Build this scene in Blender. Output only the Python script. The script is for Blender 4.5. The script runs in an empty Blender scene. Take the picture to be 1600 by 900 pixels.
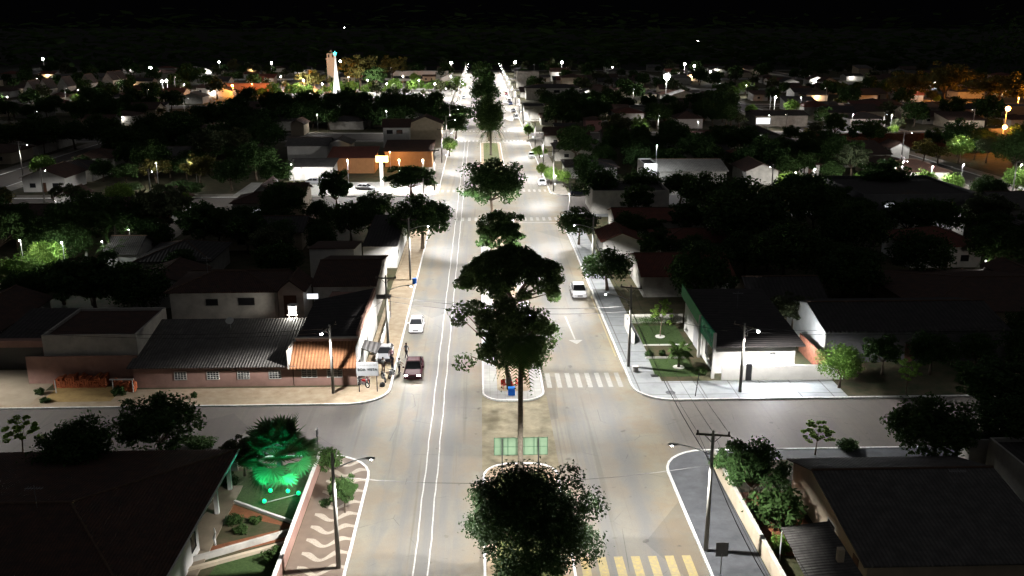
import bpy, bmesh, math, random
import numpy as np
from mathutils import Vector, Matrix
R = math.radians
C = bpy.context.scene.collection
S = bpy.context.scene

# ------------------------------------------------------------------ camera, sky, exposure
FPX, HOR, HC = 1450.0, 38.0, 36.0
PITCH = math.atan((450 - HOR) / FPX)
YAW = math.atan(51 / FPX * math.cos(PITCH))
cam = bpy.data.cameras.new('camera'); camo = bpy.data.objects.new('camera', cam); C.objects.link(camo)
cam.sensor_width = 36; cam.lens = 36 * FPX / 1600; cam.clip_start = 0.5; cam.clip_end = 9000
camo.location = (0, 0, HC); camo.rotation_euler = (math.pi / 2 - PITCH, 0, -YAW)
S.camera = camo
W = bpy.data.worlds.new('World'); S.world = W; W.use_nodes = True
bg = W.node_tree.nodes['Background']
_nt = W.node_tree; _tc = _nt.nodes.new('ShaderNodeTexCoord'); _sx = _nt.nodes.new('ShaderNodeSeparateXYZ'); _rp = _nt.nodes.new('ShaderNodeValToRGB')
_nt.links.new(_tc.outputs['Generated'], _sx.inputs[0]); _nt.links.new(_sx.outputs[2], _rp.inputs[0]); _nt.links.new(_rp.outputs[0], bg.inputs[0])
_rp.color_ramp.elements[0].position = 0.05; _rp.color_ramp.elements[0].color = (.012, .012, .015, 1); _rp.color_ramp.elements[1].position = .6; _rp.color_ramp.elements[1].color = (.95, .95, 1, 1)
bg.inputs[1].default_value = 0.05
S.view_settings.view_transform = 'Standard'; S.view_settings.look = 'None'
S.view_settings.exposure = 0.0; S.view_settings.gamma = 1.0
S.cycles.use_light_tree = True
S.cycles.max_bounces = 4; S.cycles.diffuse_bounces = 2; S.cycles.glossy_bounces = 2; S.cycles.transmission_bounces = 2
S.cycles.sample_clamp_indirect = 2.0
S.cycles.use_denoising = True

_f = Vector((math.sin(YAW) * math.cos(PITCH), math.cos(YAW) * math.cos(PITCH), -math.sin(PITCH)))
_r = Vector((math.cos(YAW), -math.sin(YAW), 0)); _u = _r.cross(_f)
def at(px, py, z=0.0):
    d = _f + _r * ((px - 800) / FPX) + _u * (-(py - 450) / FPX)
    t = (HC - z) / -d.z
    return Vector((d.x * t, d.y * t, z))
def proj(p):
    v = Vector(p) - Vector((0, 0, HC)); w = v.dot(_f)
    if w < 1: return (-9999, -9999)
    return (800 + FPX * v.dot(_r) / w, 450 - FPX * v.dot(_u) / w)

# ------------------------------------------------------------------ materials
MATS = {}
def mat(name, col, rough=0.8, var=0.15, scale=3.0, bump=0.0, metal=0.0, spec=0.3, col2=None, coord='Object', detail=5.0):
    if name in MATS: return MATS[name]
    m = bpy.data.materials.new(name); m.use_nodes = True; nt = m.node_tree; N = nt.nodes; L = nt.links
    b = N['Principled BSDF']; b.inputs['Roughness'].default_value = rough; b.inputs['Metallic'].default_value = metal
    b.inputs['Specular IOR Level'].default_value = spec
    tc = N.new('ShaderNodeTexCoord'); nz = N.new('ShaderNodeTexNoise'); nz.inputs['Scale'].default_value = scale
    nz.inputs['Detail'].default_value = detail; nz.inputs['Roughness'].default_value = 0.65
    L.new(tc.outputs[coord], nz.inputs['Vector'])
    rp = N.new('ShaderNodeValToRGB'); rp.color_ramp.elements[0].position = 0.3; rp.color_ramp.elements[1].position = 0.7
    c2 = col2 or tuple(min(1, c * (1 + var)) for c in col); c1 = tuple(c * (1 - var) for c in col) if not col2 else col
    rp.color_ramp.elements[0].color = (*c1, 1); rp.color_ramp.elements[1].color = (*c2, 1)
    L.new(nz.outputs['Fac'], rp.inputs['Fac']); L.new(rp.outputs['Color'], b.inputs['Base Color'])
    if bump:
        bp = N.new('ShaderNodeBump'); bp.inputs['Strength'].default_value = bump; bp.inputs['Distance'].default_value = 0.05
        n2 = N.new('ShaderNodeTexNoise'); n2.inputs['Scale'].default_value = scale * 6; n2.inputs['Detail'].default_value = 4
        L.new(tc.outputs[coord], n2.inputs['Vector']); L.new(n2.outputs['Fac'], bp.inputs['Height']); L.new(bp.outputs['Normal'], b.inputs['Normal'])
    MATS[name] = m; return m
def emat(name, col, strength):
    if name in MATS: return MATS[name]
    m = bpy.data.materials.new(name); m.use_nodes = True; nt = m.node_tree
    b = nt.nodes['Principled BSDF']; b.inputs['Base Color'].default_value = (*[min(1, c) for c in col], 1)
    b.inputs['Emission Color'].default_value = (*col, 1); b.inputs['Emission Strength'].default_value = strength
    MATS[name] = m; return m
def nod(nt, t, **kw):
    n = nt.nodes.new(t)
    for k, v in kw.items(): setattr(n, k, v)
    return n
def math_(nt, op, a, b=None, clamp=False):
    n = nt.nodes.new('ShaderNodeMath'); n.operation = op; n.use_clamp = clamp
    for i, v in enumerate((a, b)):
        if v is None: continue
        if isinstance(v, (int, float)): n.inputs[i].default_value = v
        else: nt.links.new(v, n.inputs[i])
    return n.outputs[0]
def mixc(nt, fac, a, b):
    n = nt.nodes.new('ShaderNodeMix'); n.data_type = 'RGBA'
    for k, v in ((0, fac), (6, a), (7, b)):
        if isinstance(v, (int, float)): n.inputs[k].default_value = v
        elif isinstance(v, tuple): n.inputs[k].default_value = (*v, 1)
        else: nt.links.new(v, n.inputs[k])
    return n.outputs[2]
def xyz(nt, coord='Object'):
    tc = nt.nodes.new('ShaderNodeTexCoord'); s = nt.nodes.new('ShaderNodeSeparateXYZ'); nt.links.new(tc.outputs[coord], s.inputs[0])
    return tc.outputs[coord], s.outputs[0], s.outputs[1], s.outputs[2]
def noise(nt, vec, scale, detail=4, rough=0.6, dist=0.0):
    n = nt.nodes.new('ShaderNodeTexNoise'); n.inputs['Scale'].default_value = scale; n.inputs['Detail'].default_value = detail
    n.inputs['Roughness'].default_value = rough; n.inputs['Distortion'].default_value = dist; nt.links.new(vec, n.inputs['Vector']); return n.outputs['Fac']
def smooth(nt, v, a, b):
    n = nt.nodes.new('ShaderNodeMapRange'); n.interpolation_type = 'SMOOTHSTEP'
    nt.links.new(v, n.inputs[0]); n.inputs[1].default_value = a; n.inputs[2].default_value = b; return n.outputs[0]

def road_mat():
    m = bpy.data.materials.new('worn_asphalt'); m.use_nodes = True; nt = m.node_tree; b = nt.nodes['Principled BSDF']
    v, x, y, z = xyz(nt)
    sc = nt.nodes.new('ShaderNodeVectorMath'); sc.operation = 'MULTIPLY'; sc.inputs[1].default_value = (1, 0.12, 1); nt.links.new(v, sc.inputs[0])
    n1 = noise(nt, sc.outputs[0], 0.9, 5); n2 = noise(nt, v, 0.25, 5); n3 = noise(nt, v, 14, 3); n4 = noise(nt, v, 1.6, 6, 0.7, 0.6)
    # dust: strong beside the kerbs and the median, thin in the travelled lanes
    def band(c, w, k):
        d = math_(nt, 'ABSOLUTE', math_(nt, 'SUBTRACT', x, c)); wob = math_(nt, 'MULTIPLY', math_(nt, 'SUBTRACT', n2, 0.5), 3.0)
        f = smooth(nt, math_(nt, 'ADD', d, wob), w, w * 0.2); return math_(nt, 'MULTIPLY', f, k)
    ins = None
    for c, w, k in ((-9.0, 1.6, .75), (-7.0, 1.0, .6), (-0.2, 2.6, .7), (6.6, 2.4, .8), (15.0, 3.0, 1.0), (10.6, 1.5, .45), (3.0, 3.4, .95)):
        o = band(c, w, k); ins = o if ins is None else math_(nt, 'MAXIMUM', ins, o)
    s2 = nt.nodes.new('ShaderNodeVectorMath'); s2.operation = 'MULTIPLY'; s2.inputs[1].default_value = (1.3, 0.02, 1); nt.links.new(v, s2.inputs[0])
    trk = noise(nt, s2.outputs[0], 1.0, 4, .6)
    base_d = math_(nt, 'MULTIPLY', smooth(nt, math_(nt, 'ADD', math_(nt, 'MULTIPLY', n1, .4), math_(nt, 'MULTIPLY', trk, .6)), 0.42, 0.62), 0.5)
    dust = math_(nt, 'MAXIMUM', ins, base_d)
    # Only the avenue is dusty; side streets keep a brown film
    ax = smooth(nt, math_(nt, 'ABSOLUTE', math_(nt, 'SUBTRACT', x, 3.0)), 17, 12.5)
    dust = math_(nt, 'MULTIPLY', dust, math_(nt, 'ADD', math_(nt, 'MULTIPLY', ax, 0.75), 0.25))
    dust = math_(nt, 'MULTIPLY', dust, math_(nt, 'ADD', math_(nt, 'MULTIPLY', n4, 1.0), 0.45), True)
    dcol = mixc(nt, smooth(nt, n2, .38, .6), (0.25, 0.205, 0.145), (0.265, 0.245, 0.19))
    acol = mixc(nt, n4, (0.15, 0.147, 0.142), (0.22, 0.215, 0.205))
    side = mixc(nt, ax, (0.115, 0.098, 0.087), (0.18, 0.177, 0.17))
    acol = mixc(nt, 0.6, acol, side)
    col = mixc(nt, dust, acol, dcol)
    g = mixc(nt, n3, (0.78, 0.78, 0.78), (1.22, 1.22, 1.22))
    mm = nt.nodes.new('ShaderNodeMix'); mm.data_type = 'RGBA'; mm.blend_type = 'MULTIPLY'; mm.inputs[0].default_value = 1
    nt.links.new(col, mm.inputs[6]); nt.links.new(g, mm.inputs[7]); 
    # dark cracks and tar joins
    vr = nt.nodes.new('ShaderNodeTexVoronoi'); vr.feature = 'DISTANCE_TO_EDGE'; vr.inputs['Scale'].default_value = 0.16; nt.links.new(v, vr.inputs['Vector'])
    ck = math_(nt, 'MULTIPLY', smooth(nt, vr.outputs['Distance'], 0.006, 0.0), smooth(nt, n2, .5, .6))
    col = mixc(nt, math_(nt, 'MULTIPLY', ck, .55), mm.outputs[2], (0.04, 0.04, 0.04))
    vp = nt.nodes.new('ShaderNodeTexVoronoi'); vp.inputs['Scale'].default_value = .13; nt.links.new(v, vp.inputs['Vector'])   # tar patches of different age
    sp = nt.nodes.new('ShaderNodeSeparateColor'); nt.links.new(vp.outputs['Color'], sp.inputs[0])
    col = mixc(nt, math_(nt, 'MULTIPLY', smooth(nt, sp.outputs[0], .86, .9), .28), col, (0.07, 0.07, 0.072))
    st = noise(nt, v, .9, 2, .4); col = mixc(nt, math_(nt, 'MULTIPLY', smooth(nt, st, .70, .78), .5), col, (0.06, 0.055, 0.05))
    tk = smooth(nt, trk, .58, .7); col = mixc(nt, math_(nt, 'MULTIPLY', tk, .35), col, (0.09, 0.088, 0.085))
    nt.links.new(col, b.inputs['Base Color'])
    b.inputs['Roughness'].default_value = 0.68; b.inputs['Specular IOR Level'].default_value = 0.13
    bp = nt.nodes.new('ShaderNodeBump'); bp.inputs['Strength'].default_value = 0.25; bp.inputs['Distance'].default_value = 0.02
    nt.links.new(n3, bp.inputs['Height']); nt.links.new(bp.outputs['Normal'], b.inputs['Normal'])
    return m
def paint_mat(name, col, wear=0.5):
    m = bpy.data.materials.new(name); m.use_nodes = True; nt = m.node_tree; b = nt.nodes['Principled BSDF']
    v, x, y, z = xyz(nt); n = noise(nt, v, 3.5, 6, 0.75); f = smooth(nt, n, 0.32 + wear * 0.1, 0.52 + wear * 0.14)
    nt.links.new(mixc(nt, f, tuple(0.5 * c + 0.1 for c in col), col), b.inputs['Base Color']); b.inputs['Roughness'].default_value = 0.6
    return m
def tile_mat(name, c1, c2, period=0.22, axis=0, depth=0.6, rough=0.75):
    """roof of clay pans or corrugated sheet: ridges along the slope, colour patchy, darker in the troughs and along the courses"""
    if name in MATS: return MATS[name]
    m = bpy.data.materials.new(name); m.use_nodes = True; nt = m.node_tree; b = nt.nodes['Principled BSDF']
    v, x, y, z = xyz(nt); a = x if axis == 0 else y; o = y if axis == 0 else x
    s = math_(nt, 'SINE', math_(nt, 'MULTIPLY', a, 2 * math.pi / period))
    n = noise(nt, v, 1.1, 6, 0.7); n2 = noise(nt, v, 9, 3)
    col = mixc(nt, smooth(nt, n, .35, .68), c1, c2)
    course = math_(nt, 'FRACT', math_(nt, 'MULTIPLY', o, 2.2))
    dark = math_(nt, 'MULTIPLY', smooth(nt, s, 0.1, -0.95), 0.55)
    col = mixc(nt, dark, col, tuple(c * 0.35 for c in c1))
    col = mixc(nt, math_(nt, 'MULTIPLY', smooth(nt, course, 0.14, 0.0), 0.5), col, tuple(c * 0.4 for c in c1))
    col = mixc(nt, math_(nt, 'MULTIPLY', n2, 0.35), col, tuple(c * 0.5 for c in c1))
    nt.links.new(col, b.inputs['Base Color']); b.inputs['Roughness'].default_value = rough
    bp = nt.nodes.new('ShaderNodeBump'); bp.inputs['Strength'].default_value = depth; bp.inputs['Distance'].default_value = 0.06
    nt.links.new(s, bp.inputs['Height']); nt.links.new(bp.outputs['Normal'], b.inputs['Normal'])
    MATS[name] = m; return m
def wave_mat():
    m = bpy.data.materials.new('wave_mosaic'); m.use_nodes = True; nt = m.node_tree; b = nt.nodes['Principled BSDF']
    v, x, y, z = xyz(nt)
    w = math_(nt, 'SINE', math_(nt, 'MULTIPLY', math_(nt, 'ADD', x, 9.2), 2 * math.pi / 3.1))
    t = math_(nt, 'FRACT', math_(nt, 'MULTIPLY', math_(nt, 'ADD', y, math_(nt, 'MULTIPLY', w, 0.5)), 1 / 1.8))
    w2 = math_(nt, 'SINE', math_(nt, 'ADD', math_(nt, 'MULTIPLY', math_(nt, 'ADD', x, 9.2), 2 * math.pi / 1.55), .9)); th_ = math_(nt, 'ADD', math_(nt, 'MULTIPLY', w2, .11), .34); f = math_(nt, 'MULTIPLY', smooth(nt, t, 0.02, 0.05), smooth(nt, math_(nt, 'SUBTRACT', t, th_), .02, -.02))
    edge = smooth(nt, math_(nt, 'ABSOLUTE', math_(nt, 'SUBTRACT', x, -11.2)), 1.68, 1.62)
    f = math_(nt, 'MULTIPLY', f, edge)
    n = noise(nt, v, 1.2, 5); g = noise(nt, v, 18, 3)
    f = math_(nt, 'MULTIPLY', f, smooth(nt, g, 0.2, 0.5))
    br = mixc(nt, n, (0.13, 0.098, 0.075), (0.22, 0.17, 0.13)); wh = mixc(nt, g, (0.34, 0.29, 0.23), (0.52, 0.46, 0.38))
    nt.links.new(mixc(nt, f, br, wh), b.inputs['Base Color']); b.inputs['Roughness'].default_value = 0.8
    return m
def block_pave_mat(name, c1, c2, size=0.9, joint=(0.2, 0.2, 0.2)):
    m = bpy.data.materials.new(name); m.use_nodes = True; nt = m.node_tree; b = nt.nodes['Principled BSDF']
    v, x, y, z = xyz(nt); br = nt.nodes.new('ShaderNodeTexBrick'); nt.links.new(v, br.inputs['Vector'])
    br.inputs['Scale'].default_value = 1 / size; br.inputs['Color1'].default_value = (*c1, 1); br.inputs['Color2'].default_value = (*c2, 1)
    br.inputs['Mortar'].default_value = (*joint, 1); br.inputs['Mortar Size'].default_value = 0.02; br.inputs['Row Height'].default_value = 1.0; br.inputs['Brick Width'].default_value = 1.0; br.offset = 0
    n = noise(nt, v, 0.7, 6, .7); col = mixc(nt, math_(nt, 'MULTIPLY', smooth(nt, n, .4, .75), .55), br.outputs['Color'], tuple(c * .6 for c in c1))
    nt.links.new(col, b.inputs['Base Color']); b.inputs['Roughness'].default_value = 0.7
    return m
def leaf_mat(name, c1, c2, rough=0.55, trans=0.25):
    m = bpy.data.materials.new(name); m.use_nodes = True; nt = m.node_tree; b = nt.nodes['Principled BSDF']; out = nt.nodes['Material Output']
    v, x, y, z = xyz(nt); n = noise(nt, v, 2.6, 4, .7)
    g = nt.nodes.new('ShaderNodeNewGeometry'); oi = nt.nodes.new('ShaderNodeObjectInfo')
    f = math_(nt, 'ADD', math_(nt, 'MULTIPLY', g.outputs['Random Per Island'], .5), math_(nt, 'MULTIPLY', n, .5))
    col = mixc(nt, f, c1, c2)
    col = mixc(nt, math_(nt, 'MULTIPLY', oi.outputs['Random'], .2), col, (c2[0] * 1.3, c2[1] * .95, c2[2] * .6))
    nt.links.new(col, b.inputs['Base Color']); b.inputs['Roughness'].default_value = .7; b.inputs['Specular IOR Level'].default_value = 0.12
    tr = nt.nodes.new('ShaderNodeBsdfTranslucent'); nt.links.new(col, tr.inputs[0]); mx = nt.nodes.new('ShaderNodeMixShader')
    mx.inputs[0].default_value = trans; nt.links.new(b.outputs[0], mx.inputs[1]); nt.links.new(tr.outputs[0], mx.inputs[2]); nt.links.new(mx.outputs[0], out.inputs[0])
    return m

M_ROAD = road_mat()
M_WHITE_PAINT = paint_mat('white_road_paint', (0.58, 0.58, 0.56), 0.5)
M_FADED_PAINT = paint_mat('faded_white_paint', (0.36, 0.35, 0.31), 1.0)
M_YELLOW_PAINT = paint_mat('yellow_road_paint', (0.48, 0.37, 0.12), 1.0)
M_KERB = paint_mat('whitewashed_kerb', (0.8, 0.8, 0.78), 0.2)
M_SOIL = mat('dark_soil_and_grass', (0.03, 0.045, 0.015), 0.95, 0.4, 0.5, 0.4, col2=(0.10, 0.075, 0.045))
M_CONC = mat('dirty_concrete', (0.24, 0.22, 0.19), 0.85, 0.3, 0.8, 0.2)
M_SAND = mat('sandy_pavement', (0.27, 0.20, 0.13), 0.9, 0.3, 0.9, 0.3, col2=(0.42, 0.35, 0.25))
M_SANDPILE = mat('yellow_sand', (0.34, 0.23, 0.09), 0.95, 0.2, 1.5, 0.4)
M_GREY_PAVE = block_pave_mat('pale_grey_pavement', (0.27, 0.29, 0.30), (0.31, 0.33, 0.34), 3.2, (0.12, 0.12, 0.12))
M_DARK_PAVE = mat('dark_grey_pavement', (0.10, 0.105, 0.115), 0.8, 0.25, 0.7, 0.2)
M_ISLAND = block_pave_mat('white_island_blocks', (0.34, 0.34, 0.32), (0.40, 0.395, 0.37), 0.75, (0.2, 0.19, 0.17))
M_WAVE = wave_mat()
M_GRASS = mat('lawn_grass', (0.022, 0.05, 0.012), 0.95, 0.3, 5, 0.8, col2=(0.06, 0.10, 0.028))
M_DRYGRASS = mat('median_grass', (0.05, 0.08, 0.02), 0.95, 0.3, 2, 0.6, col2=(0.13, 0.13, 0.05))
M_REDEARTH = mat('red_earth', (0.20, 0.075, 0.035), 0.95, 0.3, 1.5, 0.5)
W_WHITE = mat('white_plaster', (0.68, 0.67, 0.64), 0.85, 0.10, 0.9, 0.1)
W_CREAM = mat('cream_plaster', (0.52, 0.44, 0.33), 0.85, 0.14, 0.9, 0.1)
W_PINK = mat('dusty_pink_plaster', (0.33, 0.20, 0.165), 0.85, 0.18, 0.9, 0.15)
W_GREY = mat('weathered_grey_plaster', (0.34, 0.33, 0.30), 0.9, 0.25, 0.8, 0.15)
W_PALE = mat('stained_pale_plaster', (0.48, 0.46, 0.42), 0.9, 0.22, 0.8, 0.15)
W_DARK = mat('dark_grey_plaster', (0.11, 0.11, 0.115), 0.85, 0.2, 1)
W_ORANGE = mat('orange_plaster', (0.40, 0.19, 0.08), 0.85, 0.12, 1)
W_BRICK = mat('bare_red_brick', (0.26, 0.10, 0.06), 0.9, 0.35, 3, 0.5)
R_CLAY = tile_mat('aged_clay_tiles', (0.055, 0.028, 0.02), (0.12, 0.05, 0.03))
R_CLAYY = tile_mat('aged_clay_tiles_side', (0.055, 0.028, 0.02), (0.12, 0.05, 0.03), axis=1)
R_RED = tile_mat('red_clay_tiles', (0.14, 0.035, 0.02), (0.24, 0.06, 0.03))
R_ORANGE = tile_mat('bright_orange_tiles', (0.27, 0.115, 0.05), (0.42, 0.19, 0.085), 0.34)
R_FIBRE = tile_mat('grey_fibre_cement', (0.09, 0.085, 0.08), (0.17, 0.16, 0.15), 0.30)
R_FIBREY = tile_mat('grey_fibre_cement_side', (0.09, 0.085, 0.08), (0.17, 0.16, 0.15), 0.30, 1)
R_BLACK = tile_mat('blackened_roof_sheet', (0.03, 0.028, 0.028), (0.06, 0.05, 0.05), 0.5)
R_BLACKY = tile_mat('blackened_roof_sheet_side', (0.03, 0.028, 0.028), (0.06, 0.05, 0.05), 0.5, 1)
R_GREYL = tile_mat('light_grey_tiles', (0.22, 0.21, 0.19), (0.32, 0.31, 0.28), 0.4)
M_RIDGE = mat('ridge_tiles', (.11, .07, .05), .85, .3, 3)
M_GLASS = mat('dark_window_glass', (0.02, 0.022, 0.025), 0.12, 0.1, 1, spec=0.6)
M_FRAMEW = mat('white_window_frame', (0.65, 0.65, 0.62), 0.5, 0.05, 2)
M_DOORB = mat('brown_door_paint', (0.10, 0.05, 0.03), 0.6, 0.2, 3)
M_POLE = mat('concrete_pole', (0.36, 0.35, 0.32), 0.85, 0.15, 2, 0.1)
M_WOODP = mat('tarred_wood_pole', (0.05, 0.045, 0.04), 0.8, 0.2, 3, 0.1)
M_STEEL = mat('galvanised_steel', (0.45, 0.46, 0.47), 0.4, 0.1, 4, metal=0.7)
M_BLACKM = mat('black_metal', (0.02, 0.02, 0.022), 0.45, 0.2, 4)
M_WIRE = mat('black_cable', (0.015, 0.015, 0.015), 0.6, 0.1, 1)
M_BARK = mat('tree_bark', (0.12, 0.09, 0.065), 0.9, 0.35, 4, 0.5)
M_PBARK = mat('palm_bark', (0.10, 0.085, 0.065), 0.9, 0.35, 5, 0.5)
M_LEAF = leaf_mat('dark_green_leaves', (0.020, 0.048, 0.014), (0.058, 0.115, 0.034))
M_LEAF2 = leaf_mat('fresh_green_leaves', (0.07, 0.16, 0.03), (0.22, 0.36, 0.08), trans=.4)
M_LEAF3 = leaf_mat('grey_green_leaves', (0.035, 0.055, 0.03), (0.10, 0.12, 0.06))
M_LEAFY = leaf_mat('olive_leaves', (0.07, 0.075, 0.02), (0.17, 0.16, 0.05), trans=.3)
M_LEAFM = leaf_mat('mid_green_leaves', (.028, .055, .02), (.085, .14, .045), trans=.3)
M_FROND = leaf_mat('palm_frond_green', (0.022, 0.055, 0.015), (0.07, 0.13, 0.035))
M_LED = emat('led_lamp_glow', (1.0, 0.98, 0.95), 60)
M_LEDD = emat('dim_lamp_glow', (1.0, .98, .95), 9)
M_SODIUM = emat('sodium_lamp_glow', (1.0, 0.42, 0.10), 60)
M_GREENL = emat('green_lamp_glow', (0.01, 0.9, 0.3), 1.0)
M_WINLIT = emat('lit_window_pane', (0.9, 0.95, 1.0), 1.4)

# ------------------------------------------------------------------ mesh helpers
class MB:
    def __init__(s): s.v = []; s.f = []; s.mi = []
    def poly(s, pts, mi=0):
        i = len(s.v); s.v += [tuple(p) for p in pts]; s.f.append(tuple(range(i, i + len(pts)))); s.mi.append(mi); return s
    def hull(s, bot, top, mi=0):
        n = len(bot); i = len(s.v); s.v += [tuple(p) for p in bot] + [tuple(p) for p in top]
        s.f.append(tuple(i + k for k in reversed(range(n)))); s.f.append(tuple(i + n + k for k in range(n))); s.mi += [mi, mi]
        for k in range(n):
            k2 = (k + 1) % n; s.f.append((i + k, i + k2, i + n + k2, i + n + k)); s.mi.append(mi)
        return s
    def box(s, x0, x1, y0, y1, z0, z1, mi=0):
        return s.hull([(x0, y0, z0), (x1, y0, z0), (x1, y1, z0), (x0, y1, z0)], [(x0, y0, z1), (x1, y0, z1), (x1, y1, z1), (x0, y1, z1)], mi)
    def slab(s, pts, t, mi=0):
        """roof slab: pts ccw from above, thickness t straight down"""
        return s.hull([(p[0], p[1], p[2] - t) for p in pts], pts, mi)
    def tube(s, pts, rad, n=8, mi=0, cap=True):
        pts = [Vector(p) for p in pts]; rad = rad if isinstance(rad, (list, tuple)) else [rad] * len(pts); rings = []
        for k, p in enumerate(pts):
            d = (pts[min(k + 1, len(pts) - 1)] - pts[max(k - 1, 0)]).normalized()
            a = d.cross(Vector((0, 0, 1))) if abs(d.z) < 0.95 else d.cross(Vector((1, 0, 0))); a.normalize(); b = d.cross(a)
            i = len(s.v); s.v += [tuple(p + (a * math.cos(2 * math.pi * j / n) + b * math.sin(2 * math.pi * j / n)) * rad[k]) for j in range(n)]; rings.append(i)
        for k in range(len(rings) - 1):
            for j in range(n):
                j2 = (j + 1) % n; s.f.append((rings[k] + j, rings[k] + j2, rings[k + 1] + j2, rings[k + 1] + j)); s.mi.append(mi)
        if cap:
            s.f.append(tuple(rings[0] + j for j in reversed(range(n)))); s.f.append(tuple(rings[-1] + j for j in range(n))); s.mi += [mi, mi]
        return s
    def ball(s, c, r, n=8, m=5, mi=0, sz=1.0):
        pts = [(c[0], c[1], c[2] + r * sz * math.cos(math.pi * (k + .02) / (m + .04))) for k in range(m + 1)]
        rr = [max(r * math.sin(math.pi * (k + .02) / (m + .04)), r * .02) for k in range(m + 1)]
        i0 = len(s.v)
        for p, q in zip(pts, rr): s.v += [(p[0] + q * math.cos(2 * math.pi * j / n), p[1] + q * math.sin(2 * math.pi * j / n), p[2]) for j in range(n)]
        for k in range(m):
            for j in range(n): j2 = (j + 1) % n; s.f.append((i0 + k * n + j, i0 + (k + 1) * n + j, i0 + (k + 1) * n + j2, i0 + k * n + j2)); s.mi.append(mi)
        return s
    def build(s, name, m, parent=None, smooth=False, bevel=0, loc=None):
        me = bpy.data.meshes.new(name); me.from_pydata(s.v, [], s.f)
        ms = m if isinstance(m, (list, tuple)) else [m]
        for q in ms: me.materials.append(q)
        if len(ms) > 1: me.polygons.foreach_set('material_index', s.mi)
        if smooth: me.polygons.foreach_set('use_smooth', [True] * len(me.polygons))
        me.update()
        o = bpy.data.objects.new(name, me); C.objects.link(o)
        if parent: o.parent = parent
        if loc is not None: o.location = loc
        if bevel:
            md = o.modifiers.new('b', 'BEVEL'); md.width = bevel; md.segments = 2; md.limit_method = 'ANGLE'
        return o
def empty(name, loc, rz=0):
    o = bpy.data.objects.new(name, None); o.location = loc; o.rotation_euler = (0, 0, rz); o.empty_display_size = .3; C.objects.link(o); return o
def tag(o, label, cat, group=None):
    o['label'] = label; o['category'] = cat
    if group: o['group'] = group
    return o
def struct(o): o['kind'] = 'structure'; return o
def kids(o): return [c for c in KIDS.get(o.name, [])]
KIDS = {}
def copy_tree(src, loc, rz=0, scale=None):
    r = src.copy(); C.objects.link(r); r.location = loc; r.rotation_euler = (0, 0, rz)
    if scale: r.scale = scale
    for ch in src.children:
        c = ch.copy(); C.objects.link(c); c.parent = r
        for g in ch.children:
            d = g.copy(); C.objects.link(d); d.parent = c
    return r
ORD = ['first', 'second', 'third', 'fourth', 'fifth', 'sixth', 'seventh', 'eighth', 'ninth', 'tenth', 'eleventh', 'twelfth', 'thirteenth', 'fourteenth', 'fifteenth', 'sixteenth', 'seventeenth', 'eighteenth', 'nineteenth']
TENS = ['twentieth', 'thirtieth', 'fortieth', 'fiftieth', 'sixtieth']; TN = ['twenty', 'thirty', 'forty', 'fifty', 'sixty']
def ordw(i):
    if i < 19: return ORD[i]
    t, u = divmod(i + 1, 10); return TENS[t - 2] if u == 0 else TN[t - 2] + '-' + ORD[u - 1]
PENDING = []     # (object, base label, sort key, ordinal tail)
def later(o, base, cat, group, key, tail): tag(o, base, cat, group); PENDING.append((o, base, key, tail))

# ------------------------------------------------------------------ ground, streets, blocks
random.seed(11)
o = MB().poly([(-6000, -200, 0), (6000, -200, 0), (6000, 8500, 0), (-6000, 8500, 0)]).build('ground', mat('dark_farmland', (.006, .009, .004), .95, .4, .004, col2=(.016, .016, .009))); struct(o)
o = MB().poly([(-345, -30, .01), (345, -30, .01), (345, 775, .01), (-345, 775, .01)]).build('road', M_ROAD); struct(o)
def rr(x0, x1, y0, y1, r, n=7):
    pts = []
    for cx, cy, a0 in ((x1 - r, y0 + r, -90), (x1 - r, y1 - r, 0), (x0 + r, y1 - r, 90), (x0 + r, y0 + r, 180)):
        pts += [(cx + r * math.cos(R(a0 + 90 * k / n)), cy + r * math.sin(R(a0 + 90 * k / n))) for k in range(n + 1)]
    return pts
def plate(name, pts, z0, z1, m):
    return struct(MB().hull([(x, y, z0) for x, y in pts], [(x, y, z1) for x, y in pts]).build(name, m))
def kerb(x0, x1, y0, y1, r, w=.2, h=.17):
    a = rr(x0, x1, y0, y1, r); b = rr(x0 + w, x1 - w, y0 + w, y1 - w, r - w); mb = MB(); n = len(a)
    for k in range(n):
        j = (k + 1) % n
        mb.poly([(*a[k], h), (*a[j], h), (*b[j], h), (*b[k], h)]); mb.poly([(*a[k], 0), (*a[j], 0), (*a[j], h), (*a[k], h)])
        mb.poly([(*b[j], .1), (*b[k], .1), (*b[k], h), (*b[j], h)])
    return struct(mb.build('kerb', M_KERB))
COLS = [(-338, -227), (-217, -119), (-109, -9.4), (15.3, 113), (123, 221), (231, 338)]
ROWS = [(-12, 73.8), (85, 180), (200, 301), (321, 425), (436, 530), (541, 640), (651, 765)]
COLN = ['at the far left', 'far left of the avenue', 'left of the avenue', 'right of the avenue', 'far right of the avenue', 'at the far right']
ROWN = ['in the foreground block', 'past the first crossing', 'past the second crossing', 'past the third crossing', 'past the fourth crossing', 'past the fifth crossing', 'past the sixth crossing']
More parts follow.
